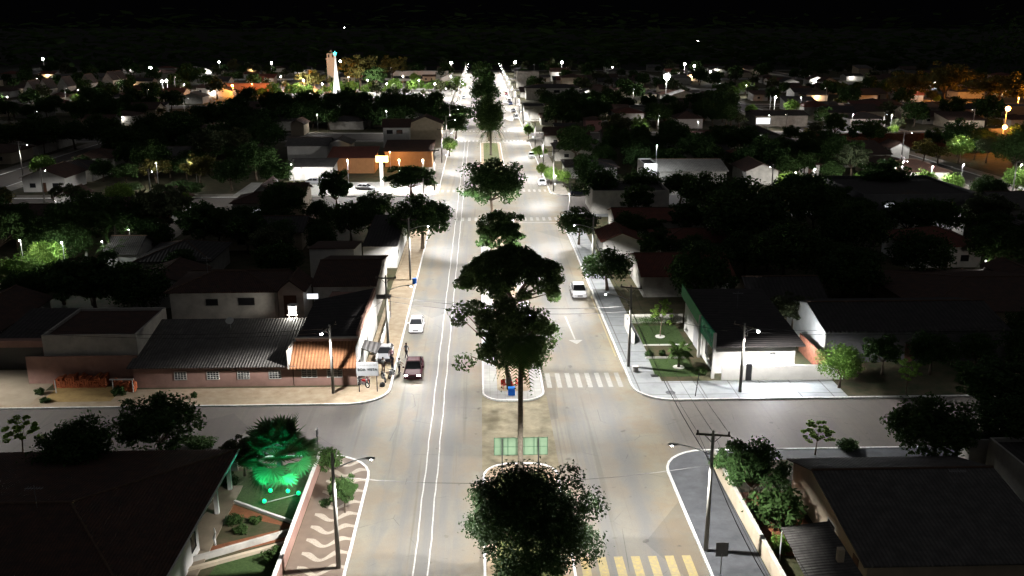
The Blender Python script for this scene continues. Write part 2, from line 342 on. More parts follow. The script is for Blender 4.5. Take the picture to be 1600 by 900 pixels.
for ci, (x0, x1) in enumerate(COLS):
    for ri, (y0, y1) in enumerate(ROWS):
        sm = M_CONC; ins = [4, 4, 4, 4]; r = 4.0
        if (ci, ri) == (2, 0): sm = M_WAVE; ins = [4, 4.2, 4, 2.2]
        if (ci, ri) == (3, 0): sm = M_DARK_PAVE; ins = [4.0, 4, 4, 2.2]
        if (ci, ri) == (2, 1): sm = M_SAND; ins = [4, 3.4, 4.6, 4]
        if (ci, ri) == (3, 1): sm = M_GREY_PAVE; ins = [3.4, 4, 5.0, 4]
        kerb(x0, x1, y0, y1, r)
        plate('pavement', rr(x0 + .2, x1 - .2, y0 + .2, y1 - .2, r - .2), 0.0, .13, sm)
        plate('yard_ground', [(x0 + ins[0], y0 + ins[2]), (x1 - ins[1], y0 + ins[2]), (x1 - ins[1], y1 - ins[3]), (x0 + ins[0], y1 - ins[3])], .05, .136, M_SOIL)
# median islands
MED = [(20, 71.8), (85.4, 176), (204, 295), (327, 423), (438, 528), (543, 638), (653, 760)]
for k, (y0, y1) in enumerate(MED):
    kerb(-.05, 6.25, y0, y1, 2.3, .18, .16)
    plate('median_island', rr(.13, 6.07, y0 + .18, y1 - .18, 2.1), 0, .12, M_ISLAND if k == 1 else M_SAND)
    if k == 1: plate('median_bed', rr(1.5, 4.9, 87.9, y1 - 2.5, .6), .05, .127, M_SAND)
    else: plate('median_grass', rr(.9, 5.3, y0 + 1.6, y1 - 1.8, 1.2), .05, .127, M_DRYGRASS)
plate('dirt_median', rr(-.1, 6.4, 70.5, 87, .4), .0, .016, mat('yellowish_road_dirt', (.15, .13, .085), .9, .3, .8, .2, col2=(.30, .26, .17)))
# paint
def strip(name, x0, x1, y0, y1, m, z=.014): return struct(MB().poly([(x0, y0, z), (x1, y0, z), (x1, y1, z), (x0, y1, z)]).build(name, m))
for x in (-4.85, -3.85):
    mb = MB(); y = 30.0
    while y < 300:
        for a in (y,):
            w = .052; s = math.sin(y * .55) * .03 + math.sin(y * 1.7) * .02; s2 = math.sin((y + 1.5) * .55) * .03 + math.sin((y + 1.5) * 1.7) * .02
            mb.poly([(x + s - w, y, .014), (x + s + w, y, .014), (x + s2 + w, y + 1.5, .014), (x + s2 - w, y + 1.5, .014)])
        y += 1.5
    struct(mb.build('lane_line', M_WHITE_PAINT))
def crosswalk(x0, x1, y0, y1, n, m, w=.5):
    mb = MB()
    for k in range(n):
        x = x0 + (x1 - x0) * k / (n - 1); mb.poly([(x - w / 2, y0, .014), (x + w / 2, y0, .014), (x + w / 2, y1, .014), (x - w / 2, y1, .014)])
    struct(mb.build('crosswalk_marking', m))
crosswalk(6.9, 14.3, 88.9, 93.0, 8, M_FADED_PAINT)
crosswalk(7.0, 14.2, 52.2, 57.3, 7, M_YELLOW_PAINT, .62)
for y0 in (173.5, 205, 297.5, 326, 427, 533):
    crosswalk(7.3, 14.4, y0, y0 + 3.2, 7, M_FADED_PAINT, .55); crosswalk(-8.6, -1.0, y0, y0 + 3.2, 7, M_FADED_PAINT, .55)
strip('stop_line_marking', 7.0, 15.0, 171.3, 171.8, M_FADED_PAINT); strip('stop_line_marking', 7.0, 15.0, 295.2, 295.8, M_FADED_PAINT)
mb = MB()   # faded lane arrow on the right carriageway
mb.poly([(10.9, 104, .014), (11.1, 104, .014), (10.75, 113, .014), (10.55, 113, .014)]); mb.poly([(10.2, 103.8, .014), (11.9, 103.8, .014), (11.05, 102.3, .014)])
struct(mb.build('arrow_marking', M_FADED_PAINT))
strip('edge_line_marking', 14.95, 15.07, 98, 122, M_YELLOW_PAINT)

# ------------------------------------------------------------------ street lamps and poles (their light stays here)
def batwing(l, k=.42, p=1.9, top=5.5):
    # optic of an LED road lantern: more light to the sides than straight down
    l.use_nodes = True; nt = l.node_tree; em = nt.nodes['Emission']; g = nt.nodes.new('ShaderNodeNewGeometry'); sx = nt.nodes.new('ShaderNodeSeparateXYZ')
    nt.links.new(g.outputs['Incoming'], sx.inputs[0]); c = math_(nt, 'ABSOLUTE', sx.outputs[2]); c = math_(nt, 'MAXIMUM', c, .12)
    v = math_(nt, 'MINIMUM', math_(nt, 'POWER', c, -p), top); v = math_(nt, 'MULTIPLY', v, smooth(nt, c, .17, .33)); nt.links.new(math_(nt, 'MULTIPLY', v, k), em.inputs['Strength'])
def spot(parent, loc, watts, tilt=20, cone=150, col=(1, .97, .93), rad=.12, blend=.3, name='lamp_light', rx=0, bat=False):
    l = bpy.data.lights.new(name, 'SPOT'); l.energy = watts; l.color = col; l.spot_size = R(cone); l.spot_blend = blend; l.shadow_soft_size = rad
    if bat: batwing(l)
    o = bpy.data.objects.new(name, l); o.location = loc; o.rotation_euler = (R(rx), R(-tilt), 0); C.objects.link(o)
    if parent: o.parent = parent
    return o
def point(parent, loc, watts, col=(1, .97, .93), rad=.1, name='lamp_light'):
    l = bpy.data.lights.new(name, 'POINT'); l.energy = watts; l.color = col; l.shadow_soft_size = rad
    o = bpy.data.objects.new(name, l); o.location = loc; C.objects.link(o)
    if parent: o.parent = parent
    return o
WATT = 14500
def make_lamp(h=8.0, top=9.0, cross=True, arm=2.5, watts=WATT, tilt=15, cone=160, m=None, glow=None, col=(1, .97, .93), bulb=0.0, pitch=12):
    r = empty('street_lamp', (0, 0, 0)); m = m or M_POLE
    MB().tube([(0, 0, 0), (0, 0, top * .5), (0, 0, top)], [.17, .14, .10], 10).build('pole', m, r, True)
    if cross:
        c = MB().box(-1.15, 1.15, -.05, .05, top - .35, top - .22); c.tube([(-.6, 0, top - .3), (0, .02, top - .9)], .025, 5); c.tube([(.6, 0, top - .3), (0, .02, top - .9)], .025, 5)
        co = c.build('crossarm', M_WOODP, r)
        for x in (-1.05, 0, 1.05): MB().tube([(x, 0, top - .22), (x, 0, top + .02)], [.07, .05], 7).build('insulator', M_WOODP, co)
        MB().tube([(0, .12, h - .9), (.28, .14, h - .9), (.28, .14, h - .2), (0, .12, h - .2)], .03, 5).build('cable_bracket', M_POLE, r)
    p = [(.1, 0, h - .55)]; 
    for k in range(1, 7): t = k / 6; p.append((.1 + (arm - .1) * t, 0, h - .55 + .6 * math.sin(t * math.pi / 2)))
    MB().tube(p, .035, 6).build('lamp_arm', M_STEEL, r, True)
    hd = MB().hull([(arm - .15, -.10, h - .01), (arm + .5, -.14, h - .04), (arm + .5, .14, h - .04), (arm - .15, .10, h - .01)], [(arm - .1, -.07, h + .12), (arm + .42, -.09, h + .08), (arm + .42, .09, h + .08), (arm - .1, .07, h + .12)]).build('lamp_head', M_STEEL, r, bevel=.02)
    g = MB(); g.ball((arm + .25, 0, h - .08 - bulb), .09 + bulb, 8, 5, sz=.6 if not bulb else 1); g.build('lamp_glass', glow or M_LED, hd)
    spot(r, (arm + .25, 0, h - .22 - 2 * bulb), watts, tilt, cone, col, bat=True)
    return r
LAMPS = []
def put_lamp(proto, x, y, rz, base, key, tail, group='street lamps along the avenue', used=set()):
    if proto.name not in used: used.add(proto.name); r = proto; r.location = (x, y, .13); r.rotation_euler = (0, 0, rz)
    else: r = copy_tree(proto, (x, y, .13), rz)
    later(r, base, 'street lamp', group, key, tail); return r
LP_L = make_lamp(8.0, 8.6, False, 2.3)
LP_R = make_lamp(8.0, 9.2, True, 2.5)
LP_S = make_lamp(6.9, 7.3, True, 1.2, watts=7000, tilt=20, cone=160, bulb=.06)
LP_X = make_lamp(7.5, 8.3, True, 1.8, watts=1900, tilt=15, cone=155)
LP_F = make_lamp(7.5, 8.0, False, 1.6, watts=19000, tilt=15, cone=166, bulb=.03)
LP_G = make_lamp(7.5, 8.0, False, 1.6, watts=2600, tilt=15, cone=155, bulb=.0, glow=M_LEDD)
put_lamp(LP_L, -10.0, 56.4, R(8), 'bare concrete street lamp post rising from the wavy mosaic pavement', 0, '')
put_lamp(LP_R, 15.7, 57.7, math.pi + R(-10), 'street lamp pole with crossarm on dark grey pavement by the cream wall', 0, '')
put_lamp(LP_R, -10.6, 99.3, 0, 'street lamp pole behind the parked motorcycles at the corner bar', 0, '')
put_lamp(LP_R, 15.9, 94.5, math.pi - R(20), 'street lamp pole bundled with cables beside the garden lawn', 0, '')
put_lamp(LP_S, -15.1, 87.9, -math.pi / 2 - R(25), 'lit concrete lamp post in front of the orange tiled roof', 0, '', 'street lamps on the first side street')
put_lamp(LP_S, 26.1, 86.9, -math.pi / 2 + R(50), 'lit concrete lamp post in front of the white shop wall', 0, '', 'street lamps on the first side street')
put_lamp(LP_R, 15.7, 20, math.pi, 'street lamp pole on the right kerb under the camera', 0, ''); put_lamp(LP_R, -10.2, 20, 0, 'street lamp pole on the left kerb under the camera', 0, '')
for y in (131, 167, 207, 250, 286, 322, 358, 394, 430, 470, 510, 550, 590, 630, 670, 712):
    put_lamp(LP_R if y < 330 else LP_F, -10.4, y, 0, 'street lamp on the left kerb of the avenue', y, 'beyond the corner bar')
for y in (131, 167, 205, 240, 276, 312, 350, 390, 430, 470, 512, 552, 592, 634, 676, 716):
    put_lamp(LP_R if y < 330 else LP_F, 16.2, y, math.pi, 'street lamp on the right kerb of the avenue', y, 'beyond the garden lawn')
# lamps of the side streets, where the photograph shows their light
SIDE = [(-55, 86.3, 1), (68, 86.5, 1), (-66, 186, 0), (-88, 188, 0), (-40, 199, 1), (-113, 232, 0), (60, 188, 0), (92, 199, 1), (112, 190, 0), (150, 199, 1),
        (58, 304, 1), (100, 303, 0), (133, 305, 1), (170, 318, 0), (-150, 322, 0), (-183, 330, 0), (-205, 322, 0), (-60, 430, 1), (-150, 432, 0), (-230, 436, 0), (-190, 440, 0),
        (70, 430, 1), (118, 470, 0), (160, 432, 0), (-118, 380, 0), (118, 380, 0), (115, 250, 0), (205, 436, 0),
        (60, 535, 0), (110, 540, 0), (-170, 535, 0), (-240, 540, 0), (190, 540, 0), (250, 600, 0), (-60, 645, 0), (-140, 645, 0), (60, 645, 0), (140, 645, 0), (-220, 650, 0), (40, 700, 0)]
for x, y, d in SIDE:
    pr = LP_S if y < 87 else LP_X if y < 300 else LP_G
    put_lamp(pr, x, y, (math.pi / 2 if d == 0 else -math.pi / 2) if abs(x) < 112 or abs(x) > 125 else 0, 'street lamp on a side street ' + ('left' if x < 0 else 'right') + ' of the avenue', abs(x) + y, 'from the camera', 'street lamps on side streets')

def wire(pts, sag=.5, rad=.016, label=None, grp='overhead cables', n=8):
    mb = MB(); P = []
    for a, b in zip(pts[:-1], pts[1:]):
        a = Vector(a); b = Vector(b)
        for k in range(n): t = k / n; q = a.lerp(b, t); q.z -= sag * 4 * t * (1 - t); P.append(q)
    P.append(Vector(pts[-1])); mb.tube(P, rad, 4)
    return tag(mb.build('overhead_cable', M_WIRE), label, 'cable', grp)

# ------------------------------------------------------------------ trees
rng = np.random.default_rng(5)
def leaf_mesh(name, kind, n, ls, m, a=.8, seed=0):
    """crown of radius 1 (horizontal) and half height a, built of small leaf faces grouped in uneven sprays"""
    g = np.random.default_rng(seed)
    if kind == 'dense': nc, cr, gap = 110, .25, .0
    elif kind == 'airy': nc, cr, gap = 85, .20, .3
    elif kind == 'umbrella': nc, cr, gap = 150, .15, .1
    elif kind == 'sparse': nc, cr, gap = 26, .15, .4
    else: nc, cr, gap = 60, .2, 0
    th = g.uniform(0, 2 * np.pi, nc); u = g.uniform(-.75, 1, nc)
    lob = 1 + .12 * np.sin(3 * th + seed) + .09 * np.sin(5 * th + 2 * seed)
    if kind == 'dense': rad = np.where(g.uniform(0, 1, nc) < .22, g.uniform(.1, .5, nc), g.uniform(.62, .84, nc)) * lob; ph = np.sqrt(np.clip(1 - u * u, 0, 1)); cc = np.stack([np.cos(th) * ph * rad, np.sin(th) * ph * rad, u * a * rad], 1)
    elif kind == 'umbrella':
        rr_ = np.sqrt(g.uniform(0.02, 1, nc)) * .85 * lob; cc = np.stack([np.cos(th) * rr_, np.sin(th) * rr_, a * (.9 - 1.15 * rr_ ** 2) + g.uniform(-.22, .04, nc) * a], 1)
    else: rad = g.uniform(.25, .86, nc) * lob; ph = np.sqrt(np.clip(1 - u * u, 0, 1)); cc = np.stack([np.cos(th) * ph * rad, np.sin(th) * ph * rad, u * a * rad], 1)
    ci = g.integers(0, nc, n); rs = cr * g.uniform(.65, 1.25, nc)
    d = g.normal(size=(n, 3)); d /= np.linalg.norm(d, axis=1)[:, None]
    q = g.uniform(.35, 1.08, n) ** .6
    pos = cc[ci] + d * (rs[ci] * q)[:, None] * np.array([1, 1, .62 if kind != 'dense' else .85])
    if kind == 'dense': # stray twigs outside the outline
        k = int(n * .05); pos[:k] *= g.uniform(1.02, 1.14, (k, 1))
    nrm = d + g.normal(size=(n, 3)) * .8 + np.array([0, 0, .5]); nrm /= np.linalg.norm(nrm, axis=1)[:, None]
    t = np.cross(nrm, g.normal(size=(n, 3))); t /= np.linalg.norm(t, axis=1)[:, None]; b = np.cross(nrm, t)
    s = (ls * g.uniform(.6, 1.35, n))[:, None]
    V = np.stack([pos - t * s, pos + b * s * .5, pos + t * s, pos - b * s * .5], 1).reshape(-1, 3).astype(np.float32)
    me = bpy.data.meshes.new(name); me.vertices.add(4 * n); me.vertices.foreach_set('co', V.ravel())
    me.loops.add(4 * n); me.loops.foreach_set('vertex_index', np.arange(4 * n, dtype=np.int32)); me.polygons.add(n)
    me.polygons.foreach_set('loop_start', np.arange(0, 4 * n, 4, dtype=np.int32)); me.polygons.foreach_set('loop_total', np.full(n, 4, dtype=np.int32))
    me.materials.append(m); me.update(calc_edges=True); return me, cc
def trunk_mesh(cc, a, z0, rt, h0=0.0, seed=0, m=None, nl=7):
    """trunk from z=h0-> crown centre z0 with limbs to clump centres; crown-radius units"""
    g = random.Random(seed); mb = MB(); lean = (g.uniform(-.06, .06), g.uniform(-.06, .06))
    fork = (lean[0], lean[1], max(z0 - a * .75, z0 * .35))
    mb.tube([(0, 0, h0), (lean[0] * .4, lean[1] * .4, fork[2] * .5), fork], [rt * 1.35, rt, rt * .8], 8)
    idx = sorted(range(len(cc)), key=lambda i: -abs(cc[i][0]) - abs(cc[i][1]) + g.random() * .8)[:nl]
    for i in idx:
        c = cc[i]; e = (c[0] * .85, c[1] * .85, z0 + c[2] * .8); mid = (fork[0] * .5 + e[0] * .4, fork[1] * .5 + e[1] * .4, fork[2] * .45 + e[2] * .55 - .05)
        mb.tube([fork, mid, e], [rt * .55, rt * .35, rt * .12], 6)
    o = mb.build('trunk', m or M_BARK, None, True); return o
def make_tree(name, kind, n, ls, m, a, clear, seed, rt=.05, nl=7):
    """proto tree with crown radius 1; clear = trunk length under the crown, in radii"""
    r = empty(name, (0, 0, 0)); me, cc = leaf_mesh('crown', kind, n, ls, m, a, seed); z0 = clear + a * .8
    c = bpy.data.objects.new('crown', me); C.objects.link(c); c.parent = r; c.location = (0, 0, z0)
    t = trunk_mesh(cc, a, z0, rt, seed=seed, nl=nl); t.parent = r
    return r, z0
PROTO = {}
def P_(key, *a):
    PROTO[key] = make_tree(*a); PROTO[key][0].location = (0, -500, -100); return PROTO[key]
P_('dense', 'dense_tree', 'dense', 8000, .052, M_LEAF, .78, .55, 1)
P_('dense2', 'bushy_tree', 'dense', 6500, .05, M_LEAF, .66, .6, 2)
P_('round', 'round_tree', 'dense', 5000, .055, M_LEAF2, .85, .5, 3)
P_('airy', 'airy_tree', 'airy', 6500, .055, M_LEAF3, .72, .7, 4)
P_('airy2', 'airy_tree', 'airy', 6500, .058, M_LEAF, .8, .6, 9)
P_('umbrella', 'spreading_tree', 'umbrella', 6500, .045, M_LEAF, .42, .9, 5)
P_('sparse', 'small_tree', 'sparse', 1300, .07, M_LEAF2, .8, .9, 6, .03)
P_('olive', 'olive_tree', 'airy', 5000, .05, M_LEAFY, .75, .5, 7)
P_('far', 'dense_tree', 'dense', 1500, .10, M_LEAF, .75, .45, 8)
P_('far2', 'airy_tree', 'airy', 1300, .10, M_LEAF3, .8, .5, 10)
P_('farl', 'round_tree', 'dense', 1300, .10, M_LEAF2, .8, .4, 12)
P_('shrub', 'shrub', 'dense', 1500, .10, M_LEAF, .75, -.1, 13, .03)
P_('shrubl', 'shrub', 'dense', 1500, .10, M_LEAF2, .75, -.1, 14, .03)
# near heroes with their own leaves
P_('hero', 'dense_tree', 'dense', 42000, .025, leaf_mat('deep_green_leaves', (.009, .022, .007), (.026, .055, .016), trans=.1), .93, .25, 21)
P_('heroumb', 'spreading_tree', 'umbrella', 34000, .03, M_LEAFM, .56, .5, 22, .05, 14)
P_('heroairy', 'airy_tree', 'airy', 13500, .034, M_LEAFM, .78, .35, 23, .05, 14)
P_('herobush', 'dense_tree', 'airy', 9000, .042, M_LEAF, .8, .2, 24, .05, 12)
def plant(key, x, y, rad, label, cat='tree', sz=1.0, rz=None, group=None, z=.13):
    p, z0 = PROTO[key]; o = copy_tree(p, (x, y, z), random.uniform(0, 6.28) if rz is None else rz, (rad, rad, rad * sz))
    for c in o.children: pass
    return tag(o, label, cat, group)
LAST = [None]; HL = []
OCC = []       # occupied rectangles (x0,x1,y0,y1)
def free(x0, x1, y0, y1, pad=0):
    return all(x1 + pad <= a or x0 - pad >= b or y1 + pad <= c or y0 - pad >= d for a, b, c, d in OCC)
def tree_px(key, cx, cy, wpx, label, sz=1.0, occ=True, cat='tree', group=None, lift=0):
    """a tree whose crown centre is seen at (cx,cy) and wpx wide"""
    p, z0 = PROTO[key]; rad = 3.5
    for _ in range(8):
        zc = z0 * rad * sz + .13; q = at(cx, cy, zc); d = (q - Vector((0, 0, HC))).dot(_f); rad = wpx / 2 * d / FPX * 1.06
    o = plant(key, q.x, q.y, rad, label, cat, sz, group=group)
    if occ: OCC.append((q.x - rad * .7, q.x + rad * .7, q.y - rad * .7, q.y + rad * .7))
    return o
# palms
def frond(mb, base, az, L, rise, droop, nl=22, wl=.55, lw=.035):
    a = Vector((math.cos(az), math.sin(az), 0)); s = Vector((-a.y, a.x, 0)); pts = []
    for k in range(nl + 1):
        t = k / nl; pts.append(Vector(base) + a * (L * t * (1 - .18 * t)) + Vector((0, 0, rise * t - droop * t * t)))
    mb.tube([pts[0], pts[nl // 2], pts[-1]], [.035, .022, .006], 4)
    for k in range(2, nl + 1):
        t = k / nl; w = wl * math.sin(math.pi * min(1, .12 + t * .86)) + .08; p = pts[k]; d = (pts[k] - pts[k - 1]).normalized()
        for sg in (-1, 1):
            tip = p + s * (sg * w) + d * (w * .5) + Vector((0, 0, -w * .45 + .06)); mb.poly([p, p + d * lw * 2, tip, p - d * lw])
def palm(x, y, h, L, n, label, seed=1, tr=.16, skirt=0, droop=2.0, rise=1.3, z=.13, wl=.55):
    g = random.Random(seed); r = empty('palm_tree', (x, y, z)); mb = MB()
    mb.tube([(0, 0, 0), (0, 0, .5), (0, 0, h * .5), (0, 0, h)], [tr * 1.5, tr * 1.1, tr, tr * .8], 10).build('trunk', M_PBARK, r, True)
    c = MB()
    for k in range(n):
        az = k * 2.399 + g.uniform(-.2, .2); t = k / n
        frond(c, (0, 0, h), az, L * g.uniform(.8, 1.1), rise * (1.25 - t * 1.1) * L / 2, droop * (.35 + t * .8) * L / 2.4, wl=wl)
    c.build('crown', M_FROND, r)
    if skirt:
        d = MB()
        for k in range(skirt): frond(d, (0, 0, h - g.uniform(.5, 3)), g.uniform(0, 6.28), L * .4, .1, 1.2, 10, .2)
        d.build('old_fronds', M_LEAFY, r)
    OCC.append((x - 1.5, x + 1.5, y - 1.5, y + 1.5))
    return tag(r, label, 'palm tree')
def fan_palm(x, y, h, n, label, z=.13, pet=1.9, fr=1.15, seed=3):
    g = random.Random(seed); r = empty('fan_palm', (x, y, z))
    MB().tube([(0, 0, 0), (0, 0, h)], [.3, .24], 10).build('trunk', M_PBARK, r, True)
    c = MB()
    for k in range(n):
        az = k * 2.399; el = R(80 - 84 * (k / n) + g.uniform(-17, 17)); a = Vector((math.cos(az) * math.cos(el), math.sin(az) * math.cos(el), math.sin(el)))
        p0 = Vector((0, 0, h)); p1 = p0 + a * pet * g.uniform(.8, 1.1) + Vector((0, 0, -.15)); c.tube([p0, p0.lerp(p1, .5) + Vector((0, 0, .08)), p1], [.035, .028, .02], 5)
        s = Vector((-math.sin(az), math.cos(az), 0)); a2 = (a + Vector((g.uniform(-.3, .3), g.uniform(-.3, .3), g.uniform(-.75, .1)))).normalized(); rr_ = fr * g.uniform(.85, 1.15)
        for j in range(-7, 8):
            th = R(j * 15); d = a2 * math.cos(th) + s * math.sin(th); w = rr_ * (1 - .12 * abs(j) / 7); side = (s * math.cos(th) - a2 * math.sin(th)) * .12
            m1 = p1 + d * w * .6; c.poly([p1, m1 + side, p1 + d * w + Vector((0, 0, -.1)), m1 - side])
    c.build('crown', leaf_mat('fan_leaf_green', (.035, .075, .03), (.10, .17, .07), trans=.45), r); return tag(r, label, 'palm tree')

# ------------------------------------------------------------------ houses
def add_window(parent, face, c, z, w, h, x0, x1, y0, y1, frame=M_FRAMEW, pane=M_GLASS, bars=0, name='window'):
    """face: s (towards -y), e (+x), w (-x); c = position along that face"""
    mb = MB(); pb = MB(); t = .05; e = .05
    def bx(m, a0, a1, b0, b1, q0, q1):
        if face == 's': m.box(a0, a1, y0 - q1, y0 - q0, b0, b1)
        elif face == 'e': m.box(x1 + q0, x1 + q1, a0, a1, b0, b1)
        else: m.box(x0 - q1, x0 - q0, a0, a1, b0, b1)
    bx(mb, c - w / 2 - t, c - w / 2, z - t, z + h + t, .002, e); bx(mb, c + w / 2, c + w / 2 + t, z - t, z + h + t, .002, e)
    bx(mb, c - w / 2, c + w / 2, z - t, z, .002, e); bx(mb, c - w / 2, c + w / 2, z + h, z + h + t, .002, e)
    for k in range(bars):
        q = c - w / 2 + w * (k + 1) / (bars + 1); bx(mb, q - .02, q + .02, z, z + h, .02, e)
    if bars:
        for k in range(3): q = z + h * (k + 1) / 4; bx(mb, c - w / 2, c + w / 2, q - .015, q + .015, .025, e + .005)
    o = mb.build(name, frame, parent); bx(pb, c - w / 2, c + w / 2, z, z + h, .003, .015); pb.build('pane', pane, o); return o
def add_door(parent, face, c, w, h, x0, x1, y0, y1, m=M_DOORB, z=0.13):
    mb = MB()
    if face == 's': mb.box(c - w / 2, c + w / 2, y0 - .05, y0 - .003, z, z + h)
    elif face == 'e': mb.box(x1 + .003, x1 + .05, c - w / 2, c + w / 2, z, z + h)
    else: mb.box(x0 - .05, x0 - .003, c - w / 2, c + w / 2, z, z + h)
    return mb.build('door', m, parent)
def house(x0, x1, y0, y1, eave, rise, kind, wm, rm, label, cat='house', name='house', oh=.5, wins=(), doors=(), group=None, occ=True, ohy=None, z=.13, peak=None, fasc=None, defer=None):
    """kind: gable_x ridge along x, gable_y ridge along y, hip, shed_n (rises to +y), shed_s, flat"""
    r = empty(name, ((x0 + x1) / 2, (y0 + y1) / 2, z)); ox, oy = (x0 + x1) / 2, (y0 + y1) / 2
    X0, X1, Y0, Y1 = x0 - ox, x1 - ox, y0 - oy, y1 - oy; e = eave - z; ohy = oh if ohy is None else ohy
    wb = MB(); rb = MB(); t = .14; zt = e + rise
    if kind == 'gable_x':
        m = peak - oy if peak is not None else 0
        prof = [(Y0, -z), (Y1, -z), (Y1, e), (m, zt), (Y0, e)]; wb.hull([(X0, a, b) for a, b in prof], [(X1, a, b) for a, b in prof])
        sf = rise / (m - Y0); sb = rise / (Y1 - m); q = .13
        rb.slab([(X0 - oh, Y0 - ohy, e - sf * ohy + q), (X1 + oh, Y0 - ohy, e - sf * ohy + q), (X1 + oh, m, zt + q), (X0 - oh, m, zt + q)], .1)
        rb.slab([(X0 - oh, m, zt + q), (X1 + oh, m, zt + q), (X1 + oh, Y1 + ohy, e - sb * ohy + q), (X0 - oh, Y1 + ohy, e - sb * ohy + q)], .1)
    elif kind == 'gable_y':
        prof = [(X0, -z), (X0, e), (0, zt), (X1, e), (X1, -z)]; wb.hull([(a, Y0, b) for a, b in prof], [(a, Y1, b) for a, b in prof])
        s = rise / X1; q = .13
        rb.slab([(X0 - oh, Y0 - ohy, e - s * oh + q), (0, Y0 - ohy, zt + q), (0, Y1 + ohy, zt + q), (X0 - oh, Y1 + ohy, e - s * oh + q)], .1)
        rb.slab([(0, Y0 - ohy, zt + q), (X1 + oh, Y0 - ohy, e - s * oh + q), (X1 + oh, Y1 + ohy, e - s * oh + q), (0, Y1 + ohy, zt + q)], .1)
    elif kind == 'hip':
        wb.box(X0, X1, Y0, Y1, -z, e); a, b = X1 + oh, Y1 + oh; q = .05
        if a >= b: r1, r2 = (-(a - b), 0), (a - b, 0)
        else: r1, r2 = (0, -(b - a)), (0, b - a)
        A = (-a, -b, e + q); B = (a, -b, e + q); Cc = (a, b, e + q); D = (-a, b, e + q); P1 = (*r1, zt + q); P2 = (*r2, zt + q)
        if a >= b: F = [(A, B, P2, P1), (B, Cc, P2), (Cc, D, P1, P2), (D, A, P1)]
        else: F = [(A, B, P1), (B, Cc, P2, P1), (Cc, D, P2), (D, A, P1, P2)]
        for f in F: rb.poly(f)
        rb.hull([(p[0], p[1], p[2] - .12) for p in (A, B, Cc, D)], [(p[0], p[1], p[2] - .004) for p in (A, B, Cc, D)])
    elif kind in ('shed_n', 'shed_s'):
        za, zb_ = (e, zt) if kind == 'shed_n' else (zt, e); s = (zb_ - za) / (Y1 - Y0)
        prof = [(Y0, -z), (Y1, -z), (Y1, zb_), (Y0, za)]; wb.hull([(X0, a, b) for a, b in prof], [(X1, a, b) for a, b in prof])
        rb.slab([(X0 - oh, Y0 - ohy, za - s * ohy + .12), (X1 + oh, Y0 - ohy, za - s * ohy + .12), (X1 + oh, Y1 + ohy, zb_ + s * ohy + .12), (X0 - oh, Y1 + ohy, zb_ + s * ohy + .12)], .09)
    else:
        wb.box(X0, X1, Y0, Y1, -z, e); p = .2; pr = rise or .5
        wb.box(X0, X1, Y0, Y0 + p, e + .002, e + pr); wb.box(X0, X1, Y1 - p, Y1, e + .002, e + pr); wb.box(X0, X0 + p, Y0 + p, Y1 - p, e + .002, e + pr); wb.box(X1 - p, X1, Y0 + p, Y1 - p, e + .002, e + pr)
        rb.box(X0 + p, X1 - p, Y0 + p, Y1 - p, e + .003, e + .06)
    wb.build('wall', wm, r); ro = rb.build('roof', rm, r)
    if kind == 'gable_x': MB().tube([(X0 - oh, m, zt + .14), (X1 + oh, m, zt + .14)], .11, 6).build('ridge_cap', M_RIDGE, ro)
    elif kind == 'gable_y': MB().tube([(0, Y0 - ohy, zt + .14), (0, Y1 + ohy, zt + .14)], .11, 6).build('ridge_cap', M_RIDGE, ro)
    elif kind == 'hip': MB().tube([P1, P2], .11, 6).tube([A, P1], .08, 6).tube([D, P1], .08, 6).tube([B, P2], .08, 6).tube([Cc, P2], .08, 6).build('ridge_cap', M_RIDGE, ro)
    for w in wins: add_window(r, w[0], w[1] - (ox if w[0] == 's' else oy), w[2] - z, w[3], w[4], X0, X1, Y0, Y1, **(w[5] if len(w) > 5 else {}))
    for d in doors: add_door(r, d[0], d[1] - (ox if d[0] == 's' else oy), d[2], d[3], X0, X1, Y0, Y1, *(d[4:] if len(d) > 4 else ()), **({'z': 0}))
    if occ: OCC.append((x0, x1, y0, y1))
    LAST[0] = r
    if defer: later(r, label, cat, group, *defer)
    else: tag(r, label, cat, group)
    return r
def wall_run(pts, h, t, m, label, cat='wall', name='garden_wall', cap=None, z=.1, occ=False):
    mb = MB(); cb = MB()
    for (x0, y0), (x1, y1) in zip(pts[:-1], pts[1:]):
        d = Vector((x1 - x0, y1 - y0, 0)).normalized(); s = Vector((-d.y, d.x, 0)) * t / 2; a = Vector((x0, y0, 0)); b = Vector((x1, y1, 0))
        q = [a - s, b - s, b + s, a + s]; mb.hull([(p.x, p.y, z) for p in q], [(p.x, p.y, h) for p in q])
        if cap:
            s2 = s * 1.25; q = [a - s2, b - s2, b + s2, a + s2]; cb.hull([(p.x, p.y, h + .002) for p in q], [(p.x, p.y, h + .07) for p in q])
    if cap:
        r = empty(name, (pts[0][0], pts[0][1], z)); o = mb.build('wall_face', m, r); c = cb.build('coping', cap, r)
        for k in (o, c): k.location = (-pts[0][0], -pts[0][1], -z)
        return tag(r, label, cat)
    return tag(mb.build(name, m), label, cat)

